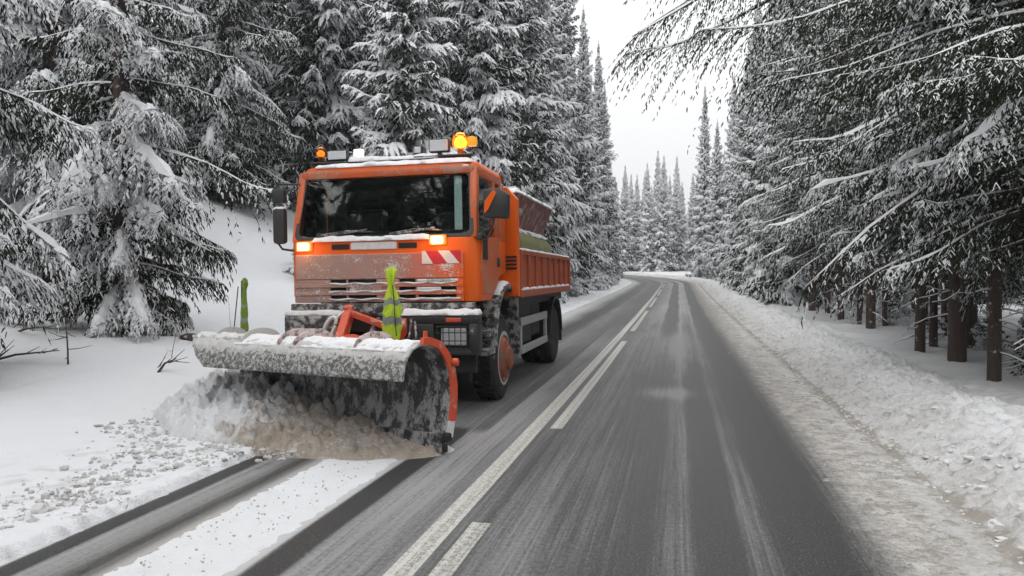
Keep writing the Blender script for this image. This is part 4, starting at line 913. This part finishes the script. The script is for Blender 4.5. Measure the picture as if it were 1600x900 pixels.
def wheel(y, sx, w, out):
    xo = sx * out; wb = MB(); pr = [(.30, 0), (.44, -.005), (.495, .02), (.52, .06), (.52, w - .06), (.495, w - .02), (.44, w), (.30, w)]
    wb.lathe([(r, -sx * h) for r, h in pr], (xo, y, .52), 'x', 40)
    for k in range(36):
        a = 2 * math.pi * k / 36; m_ = Matrix.Translation((xo - sx * w / 2, y, .52)) @ Matrix.Rotation(a, 4, 'X')
        for q in (-1, 1): wb.box(q * w * .12 - .045 + (.03 if q > 0 else -.03), q * w * .12 + .045 + (.03 if q > 0 else -.03), -.022, .022, .505, .538, .003, 0, m_, 1)
    t = wb.build('wheel', M['tyre'], T, True, 30)
    front = y < 3
    rm = MB().lathe([(.285, .0), (.27, -.03), (.25, -.08), (.23, -.07), (.12, -.06), (.11, -.02), (.09, .0), (0, .005)] if not front else [(.31, .0), (.29, .02), (.26, .0), (.24, .03), (.16, .06), (.15, .09), (.10, .11), (0, .115)], (0, 0, 0), 'x', 30)
    if sx < 0:
        for v in rm.bm.verts: v.co.x *= -1
        bmesh.ops.reverse_faces(rm.bm, faces=rm.bm.faces)
    for v in rm.bm.verts: v.co += Vector((xo, y, .52))
    rmo = rm.build('rim', M['rim'] if front else M['tyre'], t, True, 30)
    for k in range(8):
        a = 2 * math.pi * k / 8; MB().lathe([(.016, 0), (.016, sx * .03), (0, sx * .032)], (xo + sx * (-.065 if front else -.03), y + .20 * math.cos(a), .52 + .20 * math.sin(a)), 'x', 8).build('wheel_nut', M['black_snowy'], t)
    if front: MB().lathe([(.31, .0), (.345, .004), (.345, -.01)], (xo + sx * .003, y, .52), 'x', 30).build('snow_ring', M['crumb_snow'], t)
for sx in (-1, 1): wheel(1.32, sx, .32, 1.12); wheel(5.5, sx, .58, 1.12)
# plough mounting frame between bumper and blade
mt = MB().obox((-.34, -.12, 1.22), (-.28, -.75, .62), .10, .16, .02).obox((-.36, -.2, 1.2), (.25, -.30, 1.00), .07, .07, .01).obox((.30, -.10, 1.05), (.30, -.85, .62), .10, .16, .02).obox((-.15, -.62, .92), (.55, -1.0, .80), .16, .10, .015).obox((-.1, -.1, .6), (-.1, -.9, .5), .9, .14, .03)
mt.tube([(-.34, -.2, 1.24), (-.34, -.2, 1.10)], .05, 10)
mf = mt.build('plough_mount', M['red_orange'], T)
for pth, r_ in (([(.0, -.12, 1.1), (.02, -.7, .75)], .035), ([(.42, -.2, 1.1), (.52, -.55, .95), (.50, -.7, .85)], .012), ([(.46, -.2, 1.08), (.58, -.5, .92), (.58, -.8, .85)], .012), ([(-.7, -.2, 1.0), (-.95, -.55, .85)], .012)):
    MB().tube(pth, r_, 7).build('hydraulic_ram' if r_ > .03 else 'hydraulic_hose', M['black_snowy'], mf)
hk = []
for k in range(21):
    a = 2 * math.pi * k / 20; u_, v_ = .055 * math.cos(a), .13 * math.sin(a); t_ = R_(-28)
    hk.append((-.50 + u_ * math.cos(t_) - v_ * math.sin(t_), -.32, 1.02 + u_ * math.sin(t_) + v_ * math.cos(t_)))
MB().tube(hk, .022, 8).tube([(-.42, -.32, 1.13), (-.36, -.25, 1.2)], .012, 6).build('lifting_ring', M['hook'], mf)

# ------------------------------------------------------------------ the blade (a along the blade from its left end, f forward, h up), in the lorry's axes
PR = Vector((-2.02 + 3.3, 6.57 - 8.35)); tv_ = Vector((-.94, .342)); nv_ = Vector((-.342, -.94))
def bl(a, f, h): p = PR + tv_ * a + nv_ * f; return (p.x, p.y, h)
prof = [(.02, .03), (-.03, .14), (-.07, .28), (-.10, .44), (-.105, .58), (-.08, .72), (-.01, .85), (.09, .945), (.22, .985)]
vis = [(.22, .990), (.34, .992), (.43, .965), (.50, .90), (.545, .81), (.565, .70)]
def sheet(pf, a_of, na, th, name, mat, parent, amp=0, seed=0, smooth=True, sub=4):
    P2 = []
    for i in range(len(pf) - 1):
        for k in range(sub): P2.append(tuple(pf[i][j] + (pf[i + 1][j] - pf[i][j]) * k / sub for j in (0, 1)))
    P2.append(pf[-1]); P2 = np.array(P2); nP = len(P2)
    Tn = np.gradient(P2, axis=0); Tn /= np.linalg.norm(Tn, axis=1, keepdims=True); Nn = np.stack([Tn[:, 1], -Tn[:, 0]], 1)   # towards the front / outside
    if name != 'mouldboard': Nn = -Nn
    al = np.linspace(0, 1, na); VF = []; VB = []
    q = np.linspace(0, 1, nP)
    for i, s_ in enumerate(al):
        aa = np.array([a_of(s_, qq) for qq in q])
        no = amp * (fbm(aa * 14 + seed, q * 9 + 3, seed, 4) - .35) if amp else 0
        f = P2[:, 0] + Nn[:, 0] * no; h = P2[:, 1] + Nn[:, 1] * no
        if amp: h = h + 0
        VF.append(np.stack([PR.x + tv_.x * aa + nv_.x * f, PR.y + tv_.y * aa + nv_.y * f, h], 1))
        f = P2[:, 0] - Nn[:, 0] * th; h = P2[:, 1] - Nn[:, 1] * th
        VB.append(np.stack([PR.x + tv_.x * aa + nv_.x * f, PR.y + tv_.y * aa + nv_.y * f, h], 1))
    V = np.concatenate([np.concatenate(VF), np.concatenate(VB)]); F = grid_faces(na, nP); N = na * nP; idx = np.arange(N).reshape(na, nP); bl_ = []
    for line in (idx[:, 0], idx[-1, :], idx[::-1, -1], idx[0, ::-1]): bl_.append(np.stack([line[:-1], line[:-1] + N, line[1:] + N, line[1:]], 1))
    return link(name, np_mesh(name, V, [(np.concatenate([F, F[:, ::-1] + N] + bl_), 0)], smooth), M[mat], parent)
BL = 2.86
blade = sheet(prof, lambda s_, q: s_ * BL, 60, .02, 'plough_blade', 'mould', T)
vs = sheet(vis, lambda s_, q: s_ * (3.0 - .42 * q ** 2), 200, .018, 'visor', 'visor', blade, amp=.040, seed=4)
# snow along the top of the visor
sn = sheet([(.02, .93), (.12, .985), (.22, 1.005), (.33, 1.01), (.42, .975), (.47, .93)], lambda s_, q: .04 + s_ * 2.2, 140, .02, 'snow_cover', 'truck_snow', blade, amp=.05, seed=9)
sn2 = sheet([(.04, .94), (.12, .985), (.22, 1.005), (.33, 1.01), (.42, .98)], lambda s_, q: 2.2 + s_ * .76, 60, .02, 'snow_cover', 'grey_snow', blade, amp=.08, seed=13)
def edge_plate(a0, a1, back, mat, name, i0, i1, ext=0):
    inner_ = prof[i0:i1 + 1] + ([(.30, .985)] if ext else []); outer_ = []
    for i, (f, h) in enumerate(inner_):
        p0 = inner_[max(i - 1, 0)]; p1 = inner_[min(i + 1, len(inner_) - 1)]; dx, dz = p1[0] - p0[0], p1[1] - p0[1]; L_ = math.hypot(dx, dz)
        outer_.append((f - dz / L_ * back, h + dx / L_ * back))
    inner_ = [(f + (.02 if name == 'end_rib' else -.022), h) for f, h in inner_]
    poly = inner_ + outer_[::-1]
    b_ = bmesh.new(); A_ = [b_.verts.new(bl(a0, f, h)) for f, h in poly]; B_ = [b_.verts.new(bl(a1, f, h)) for f, h in poly]; n_ = len(poly)
    m_ = len(inner_)
    for k in range(m_ - 1):
        b_.faces.new((A_[k], A_[k + 1], A_[n_ - 2 - k], A_[n_ - 1 - k])); b_.faces.new((B_[k], B_[n_ - 1 - k], B_[n_ - 2 - k], B_[k + 1]))
    for k in range(n_): b_.faces.new((A_[k], B_[k], B_[(k + 1) % n_], A_[(k + 1) % n_]))
    bmesh.ops.recalc_face_normals(b_, faces=b_.faces); o = MB(); o._merge(b_, 0); return o.build(name, M[mat], blade)
edge_plate(-.025, .015, .062, 'red_orange', 'end_rib', 2, 8, 1)
edge_plate(-.02, .02, .06, 'grey_snow', 'end_rib', 1, 2)
for a in (.7, 1.4, 2.1, 2.8): edge_plate(a - .02, a + .02, .12, 'red_orange', 'back_rib', 2, 6, 0)
MB().obox(bl(0, .03, .09), bl(BL, .03, .09), .035, .17, .006).build('cutting_edge', M['mould'], blade)
MB().obox(bl(-.05, .0, .14), bl(.03, .0, .14), .09, .08, .02).obox(bl(-.03, .02, .045), bl(.05, .02, .045), .05, .07, .01).build('edge_shoe', M['chassis'], blade)
p = bl(-.04, -.115, .80); MB().lathe([(.034, -.02), (.034, .025), (.025, .032), (0, .032)], p, 'x', 14).build('pivot_bolt', M['red_orange'], blade)
MB().tube([bl(.10, .13, .95), bl(.10, .13, 1.09)], [.024, .02], 8).build('locking_pin', M['red_orange'], blade)
MB().obox(bl(2.5, -.12, .60), bl(2.86, -.12, .60), .03, .3, .01).build('blade_stay', M['chassis'], blade)
for a, fr_, mat in ((.62, .26, 'rubber'), (1.38, .27, 'rubber'), (1.60, .27, 'rubber'), (2.15, .25, 'visor'), (2.62, .22, 'visor')):
    poly = [(.20 + fr_ * math.cos(R_(k)), .955 + .125 * math.sin(R_(k))) for k in range(0, 181, 12)]
    b_ = bmesh.new(); A_ = [b_.verts.new(bl(a, f, h)) for f, h in poly]; B_ = [b_.verts.new(bl(a + .022, f, h)) for f, h in poly]; b_.faces.new(A_); b_.faces.new(B_[::-1])
    for k in range(len(poly)): b_.faces.new((A_[k], B_[k], B_[(k + 1) % len(poly)], A_[(k + 1) % len(poly)]))
    bmesh.ops.recalc_face_normals(b_, faces=b_.faces); o = MB(); o._merge(b_, 0); o.build('stiffening_disc', M[mat], blade)
def w2l(x, y): return (x + 3.3, y - 8.35)
MB().tube([bl(2.55, -.02, .9), (*w2l(-4.56, 7.5), 1.0), (*w2l(-4.55, 7.5), 1.56)], .014, 6).build('marker_rod', M['black'], blade)
MB().tube([(.45, -.88, .85), (.45, -.88, 1.62)], .014, 6).build('marker_rod', M['black'], blade)
MB().tube([bl(2.85, .0, .95), (*w2l(-4.60, 7.5), 1.50)], .006, 5).build('stay_wire', M['black'], blade)

# hi-vis cloths tied round the marker rods
def cloth(name, x, y, zs, label, bands, wf=.35, seed=0, lean=(0, 0)):
    """zs: (height, half width, half depth) rings from the bottom up"""
    rng = random.Random(seed); N = 36; V = []; Z = []
    hs_ = np.linspace(0, len(zs) - 1, 40)
    Vv = []
    for q in hs_:
        i = min(int(q), len(zs) - 2); t_ = q - i; t_ = t_ * t_ * (3 - 2 * t_)
        z, a, b_ = [zs[i][k] * (1 - t_) + zs[i + 1][k] * t_ for k in range(3)]; Z.append(z)
        for k in range(N):
            an_ = 2 * math.pi * k / N
            fold = 1 + wf * .30 * math.sin(an_ * 3 + z * 5 + seed) + wf * .25 * math.sin(an_ * 7 + z * 4) + wf * 1.3 * (float(fbm(np.array(math.cos(an_) * 2.2 + 5), np.array(math.sin(an_) * 2.2 + z * 16 + 9), seed, 3)) - .5)
            Vv.append((x + .06 * zs[0][1] * math.sin(z * 11 + seed) + lean[0] * (z - zs[0][0]) + a * fold * math.cos(an_), y + lean[1] * (z - zs[0][0]) + b_ * fold * math.sin(an_), z + .012 * math.sin(an_ * 4 + seed)))
    V = np.array(Vv); n = len(hs_); idx = np.arange(n * N).reshape(n, N)
    groups = {0: [], 1: [], 2: []}
    for r in range(n - 1):
        zz = (Z[r] + Z[r + 1]) / 2; mi = 1 if any(lo < zz < hi for lo, hi in bands) else (2 if zz > zs[-2][0] - .0 and False else 0)
        groups[mi].append(np.stack([idx[r], np.roll(idx[r], -1), np.roll(idx[r + 1], -1), idx[r + 1]], 1))
    gr = [(np.concatenate(f), mi) for mi, f in groups.items() if f]
    gr.append((idx[-1][None, :], 0)) 
    gr.append((idx[0][::-1][None, :], 0))
    me_ = np_mesh(name, V, gr, False); o = link(name, me_, [M['hivis'], M['reflective']]); return tag(o, label, 'vest')
cloth('safety_vest', -2.85, 7.42, [(.955, .088, .045), (1.10, .092, .05), (1.22, .088, .05), (1.36, .070, .04), (1.44, .042, .03), (1.50, .026, .024), (1.55, .036, .03), (1.60, .044, .035), (1.65, .050, .03), (1.675, .028, .02)],
      'yellow hi-vis vest with grey reflective bands, tied to a rod before the truck grille', [(1.10, 1.17), (1.29, 1.36)], .45, 1)
cloth('safety_vest', -4.55, 7.5, [(.99, .045, .035), (1.12, .042, .03), (1.25, .038, .03), (1.38, .026, .022), (1.45, .022, .02), (1.50, .034, .03), (1.54, .030, .03), (1.565, .006, .006)],
      'narrow dull green hi-vis cloth wrapped round the rod at the blade left end', [(1.10, 1.15), (1.26, 1.29)], .3, 4).data.materials[0] = M['hivis_dark']

vst = [o for o in bpy.data.objects if o.name.startswith('safety_vest')]
MB().tube([(-2.82, 7.375, 1.50), (-2.80, 7.36, 1.36), (-2.79, 7.355, 1.20), (-2.775, 7.36, .99)], .006, 5).build('vest_strap', M['black'], vst[0])
# load in the bed
def L2W(x, y, z): return (x - 3.3, y + 8.35, z)
hp = empty('salt_hopper', L2W(.35, 3.6, 1.40)); tag(hp, 'red-brown salt hopper topped with snow, standing in the truck bed behind the cab', 'hopper')
MB().prism([(-.55, .90), (.62, .90), (.78, 1.36), (-.75, 1.36)], -1.5, 1.5, 'y', bev=.03).box(-.3, .3, -1.3, 1.3, 0, .95, .04).build('hopper_body', M['tank'], hp)
MB().box(.76, .84, -1.54, -1.42, 1.0, 1.12, .02).build('hopper_latch', M['black_snowy'], hp); MB().box(.74, .84, 1.4, 1.54, .95, 1.1, .02).build('hopper_latch', M['black_snowy'], hp)
snow_slab('snow_cover', hp, -.72, .80, -1.5, 1.5, lambda x, y: 1.355 + 0 * x, .06, 31, nx=24, ny=50, edge=.05)
ct = empty('canvas_bundle', L2W(.86, 3.3, 1.40)); tag(ct, 'olive canvas-covered bundle tucked under the hopper in the truck bed', 'bundle')
MB().prism([(-.22, .02), (.34, .02), (.33, .68), (.20, .86), (-.22, .88)], -1.15, .1, 'y', bev=.05).build('near_pack', M['olive'], ct, True)
MB().prism([(-.22, .02), (.34, .02), (.32, .66), (.20, .84), (-.22, .86)], .14, 1.5, 'y', bev=.05).build('far_pack', M['olive'], ct, True)
snow_slab('snow_cover', ct, -.20, .24, -1.12, 1.45, lambda x, y: .87 - np.clip(x, 0, 1) * .25, .05, 33, nx=16, ny=50, edge=.08)

# ------------------------------------------------------------------ snow heaped by the blade
na, nf = 230, 130
aa = np.linspace(-.12, 4.7, na); ff = np.linspace(-1.1, 1.5, nf); AA, FF = np.meshgrid(aa, ff, indexing='ij')
hm = np.interp(AA, [-.12, 0, .3, .7, 1.2, 1.8, 2.4, 2.9, 3.3, 3.7, 4.05, 4.7], [0, .02, .11, .20, .27, .38, .52, .54, .38, .12, 0, 0])
wf_ = np.interp(AA, [-.12, .1, .5, 1.2, 2, 2.6, 3.3, 3.9, 4.7], [.10, .30, .66, .88, 1.0, .9, .6, .3, .3])
fback = np.interp(AA, [0, 2.8, 2.95, 4.7], [-.12, -.12, -.5, -.8])
wn = fbm(AA * 2.2, FF * 2.2, 51, 3); wf_ = wf_ * (.85 + .3 * wn)
t_ = np.clip(FF / wf_, -1, 1.4)
pf_ = np.where(t_ > 0, np.clip(1 - t_, 0, 1) ** .8 * (1 + .5 * t_), 1)
pf_ = pf_ * sstep(FF, fback - .25, fback + .05)
ridg = 1 - np.abs(2 * fbm(AA * 3.1, FF * 3.1, 52, 4) - 1) * 2
n_a = fbm(AA * 7, FF * 7, 53, 4); n_b = fbm(AA * 20, FF * 20, 54, 3)
body = hm * pf_
blk = np.abs(fbm(AA * 2.6 + FF * 2, FF * 2.6, 58, 2) - .5) * 2; crack = np.exp(-(blk / .05) ** 2) * .05 * sstep(body, .05, .15) * (AA < 2.1)
Hh = body * (.86 + .36 * (n_a - .5)) + sstep(body, .01, .06) * ((n_a - .45) * .09 + np.clip(n_b - .48, 0, 1) * .15 * np.where(AA > 1.4, 1.7, 1.0)) - crack + .03 * sstep(body, 0, .03) - .03
PX = -2.02 + -.94 * AA - .342 * FF; PY = 6.57 + .342 * AA - .94 * FF
base_ = ground(PX - bend(PY), PY, False); base_ = np.where(PX < -4.7, base_, 0.0) + np.where(PX < -3.6, .03, 0)
me = np_mesh('snow_heap', np.stack([PX, PY, Hh + base_ - .005], -1).reshape(-1, 3), [(grid_faces(na, nf)[:, ::-1], 0)], True)
dd = np.clip(.95 * (1 - sstep(AA + .9 * (wn - .5), 1.3, 2.1)) * sstep(FF, -.3, .1) * (.35 + .9 * n_a), 0, 1) + .13 + .6 * crack / .05 + .22 * sstep(n_b, .5, .65) * (AA < 1.9)  # brown dirt on the near part, and a darker tone along the cracks
at = me.attributes.new('dirt', 'FLOAT', 'POINT'); at.data.foreach_set('value', dd.ravel().astype(np.float32))
tag(link('snow_heap', me, M['heap']), 'heap of brownish churned snow pushed up in front of the plough blade', 'snow heap')

# crumbs of snow thrown on the lane edge
def lump_mesh(rng, r):
    b = bmesh.new(); bmesh.ops.create_icosphere(b, subdivisions=1 if r < .05 else 2, radius=r)
    k = [rng.uniform(.7, 1.25) for _ in range(3)]
    for v in b.verts:
        v.co = Vector((v.co.x * k[0], v.co.y * k[1], v.co.z * k[2] * .75)) * rng.uniform(.6, 1.3)
    return b
def crumbs(name, pts, mat, label=None, cat=None, kind='stuff'):
    rng = random.Random(8); o = MB()
    for x, y, r in pts:
        b = lump_mesh(rng, r); bmesh.ops.translate(b, verts=b.verts, vec=(x, y, max(gz(x, y), .0) + r * .35)); o._merge(b, 0)
    return tag(o.build(name, M[mat], None), label, cat, kind=kind)
rng = random.Random(11); pts = []
for i in range(2600):
    t = rng.random() ** .8; y = 3.2 + 4.6 * t; c = -3.98 - .35 * t + rng.gauss(0, .16 + .30 * t)
    if c > -3.68 or float(fbm(np.array(c * 1.6), np.array(y * 1.6), 61, 3)) < .44 + .12 * rng.random(): continue
    pts.append((c, y, min(.038, .005 + rng.expovariate(1 / .0075)) * (.7 + .5 * t)))
for i in range(260):
    y = rng.uniform(2.6, 7.2); x = rng.uniform(-2.92, -2.40); pts.append((x, y, rng.uniform(.004, .011)))
for i in range(330):
    a = rng.uniform(.9, 3.6); f = rng.gauss(.95 - .12 * max(0, a - 2), .25) + (.1 if a > 2 else -.1); x = -2.02 - .94 * a - .342 * f; y = 6.57 + .342 * a - .94 * f
    pts.append((x, y, min(.036, .008 + rng.expovariate(1 / .009))))
crumbs('snow_crumbs', pts, 'crumb_snow', 'loose crumbs of snow scattered along the edge of the left lane', 'snow crumbs')
pts = []
for i in range(1300):
    y = 2.5 + 22 * rng.random() ** 1.3; s_ = 1.9 + abs(rng.gauss(0, .75)); 
    if s_ > 3.6: continue
    pts.append((s_, y, min(.05, .010 + rng.expovariate(1 / .010))))
for i in range(300):
    y = 2.5 + 18 * rng.random(); pts.append((rng.gauss(1.86, .06), y, rng.uniform(.006, .02)))
crumbs('snow_crumbs', pts, 'grey_snow', 'loose crumbs of ploughed snow strewn over the right snowbank', 'snow crumbs')
def single(x, y, r, label):
    b = lump_mesh(random.Random(int(x * 100)), r); bmesh.ops.subdivide_edges(b, edges=b.edges, cuts=1, use_grid_fill=True, smooth=.4); o = MB(); o._merge(b, 0)
    q = o.build('snow_lump', M['grey_snow'], None, True, 60); q.location = (x, y, gz(x, y) + r * .3); tag(q, label, 'snow lump')
single(-4.05, 4.25, .055, 'pale rounded snow lump lying near the lower left corner, the biggest one')
single(-4.25, 4.85, .04, 'small snow lump just beyond the biggest one at the lower left')
single(-4.28, 3.75, .03, 'dark grey snow lump nearest to the left edge of the photo')

# bare saplings, dry stalks and fallen boughs
def twiggy(name, x, y, h, n, label, cat, seed, r=.012, lean=.05, br=.4, group=None):
    rng = random.Random(seed); o = MB(); dx, dy = rng.uniform(-lean, lean), rng.uniform(-lean, lean)
    P_ = [Vector((dx * h * t * t * 4, dy * h * t * 4, h * t)) for t in (0, .25, .5, .75, 1)]
    o.tube(P_, [r * (1 - .2 * k) for k in range(5)], 6)
    for k in range(n):
        t = rng.uniform(.15, .95); a = rng.random() * 6.28; b0 = Vector((dx * h * t * t * 4, dy * h * t * 4, h * t)); L = h * br * (1.1 - t) * rng.uniform(.5, 1.2)
        d = Vector((math.cos(a), math.sin(a), rng.uniform(-.2, .5))); o.tube([b0, b0 + d * L * .5 + Vector((0, 0, -.02)), b0 + d * L + Vector((0, 0, -.04 * L))], [r * .5, r * .35, r * .2], 4)
    q = o.build(name, M['bark'], None); q.location = (x, y, gz(x, y) - .03); return tag(q, label, cat, group)
def at_px(px, py, hz_=0.0):
    """ground point seen at a photo pixel, for flat ground of height hz_"""
    z = 1208 * (1.6 - hz_) / (py - 430); xc = (px - 800) / 1208 * z; c, s_ = math.cos(THETA), math.sin(THETA)
    return xc * c - z * s_, xc * s_ + z * c
x, y = -8.3, 9.2; twiggy('bare_sapling', x, y, .95, 16, 'thin bare sapling standing in the snow left of the big spruce trunk', 'sapling', 3, .014)
twiggy('dry_stalk', -7.4, 10.2, .62, 3, 'thin dry weed stalk leaning in the snow between the big spruce and the plough', 'weed', 5, .006, .12, .2)
twiggy('dry_stalk', -6.7, 10.9, .80, 2, 'dry weed stalk with a small seed head just right of the green-wrapped marker', 'weed', 8, .005, .12, .12)
twiggy('dry_stalk', -7.15, 11.4, .9, 2, 'tall thin dry weed stalk just left of the green-wrapped marker', 'weed', 9, .005, .07, .1)
for i, (x, y, a, L_) in enumerate(((-8.9, 8.9, .3, 1.2), (-6.9, 9.4, 1.0, .28), (-10.2, 10.4, -.4, 1.5))):
    o = MB(); rng = random.Random(i); o.tube([(-L_ / 2, 0, -.06), (0, .05, .10), (L_ / 2, 0, .16)], [.022, .016, .006], 6)
    for k in range(7): t = rng.uniform(-.4, .45); o.tube([(t * L_, .02, .09 + t * .1), (t * L_ + .15, rng.uniform(-.2, .2), .15 + rng.uniform(-.05, .15))], [.008, .003], 4)
    q = o.build('fallen_branch', M['bark'], None); q.location = (x, y, gz(x, y) + .02); q.rotation_euler = (0, 0, a)
    tag(q, ('bare branch poking from the snow below the big spruce at the far left', 'short broken twig lying on the smooth snow left of the plough heap', 'long bare fallen branch at the foot of the big left spruce')[i], 'branch')
x, y = -8.3, 11.9
o = MB(); b = lump_mesh(random.Random(2), .13); o._merge(b, 0); q = o.build('stone', M['bark'], None, True, 60); q.location = (x, y, gz(x, y) + .05); tag(q, 'snow-dusted dark stone on the slope left of the green-wrapped marker', 'stone')

# woodland on both sides behind the viewpoint, mirrored in the windscreen
parts = []
kb = spruce('back', 41, 19, 2.9, 0.8, 150, 6, 1, .55, .09, droop=.5, up=.2, pend=.7, snow=.6, tubes=False)
mb_ = kb['crown']; nv = len(mb_.vertices); co_ = np.empty(nv * 3, np.float32); mb_.vertices.foreach_get('co', co_); co_ = co_.reshape(-1, 3)
lt = np.empty(len(mb_.polygons), np.int32); mb_.polygons.foreach_get('loop_total', lt); lv = np.empty(len(mb_.loops), np.int32); mb_.loops.foreach_get('vertex_index', lv)
ls = np.empty(len(mb_.polygons), np.int32); mb_.polygons.foreach_get('loop_start', ls); mi_ = np.empty(len(mb_.polygons), np.int32); mb_.polygons.foreach_get('material_index', mi_)
fg = []
for k_ in (3, 4):
    for m_ in (0, 1):
        sel = (lt == k_) & (mi_ == m_)
        if sel.any(): fg.append((lv[ls[sel][:, None] + np.arange(k_)[None, :]], m_))
rg = np.random.default_rng(3)
for side in (-1, 1):
    for row in range(2):
        for i in range(8):
            x_ = side * (6.5 + row * 4 + rg.random()) - 1.4; y_ = -2 - i * 4.6 - rg.random() * 2; a_ = rg.random() * 6.28; q_ = rg.uniform(.85, 1.1)
            c_ = co_ * q_; parts.append((np.stack([c_[:, 0] * math.cos(a_) - c_[:, 1] * math.sin(a_) + x_, c_[:, 0] * math.sin(a_) + c_[:, 1] * math.cos(a_) + y_, c_[:, 2]], 1), fg))
for i in range(9):
    x_ = -16 + i * 3.8; c_ = co_; parts.append((c_ + np.array([x_, -46 - 2 * rg.random(), 0]), fg))
v_, g_ = join(parts)
tag(link('woodland', np_mesh('woodland', v_, g_), [M['needles'], M['crown_snow']]), 'spruce woodland behind the viewpoint on both sides of the road', 'woodland', kind='stuff')

# winter air
hz_ = MB(); hz_.box(-560, 330, -70, 330, -9, 48, 0)
hm_ = bpy.data.materials.new('haze'); hm_.use_nodes = True; hn = hm_.node_tree; hn.nodes.clear()
pv = hn.nodes.new('ShaderNodeVolumePrincipled'); pv.inputs['Density'].default_value = HAZE; pv.inputs['Color'].default_value = (.93, .95, 1, 1); ho = hn.nodes.new('ShaderNodeOutputMaterial')
hn.links.new(pv.outputs[0], ho.inputs['Volume'])
if HAZE > 0: tag(hz_.build('haze', hm_), 'thin pale winter haze in the air over the whole road', 'haze', kind='stuff')

# thin bare brush behind the right snowbank
rng = random.Random(77)
for i in range(16):
    x, y = rng.uniform(4.6, 8.5), rng.uniform(10.5, 27)
    twiggy('bare_shrub', x, y, rng.uniform(.7, 1.6), 12, 'thin bare shrub in the snow among the trunks behind the right bank', 'shrub', 100 + i, .009, .1, .45, 'bare shrubs among the right trunks')
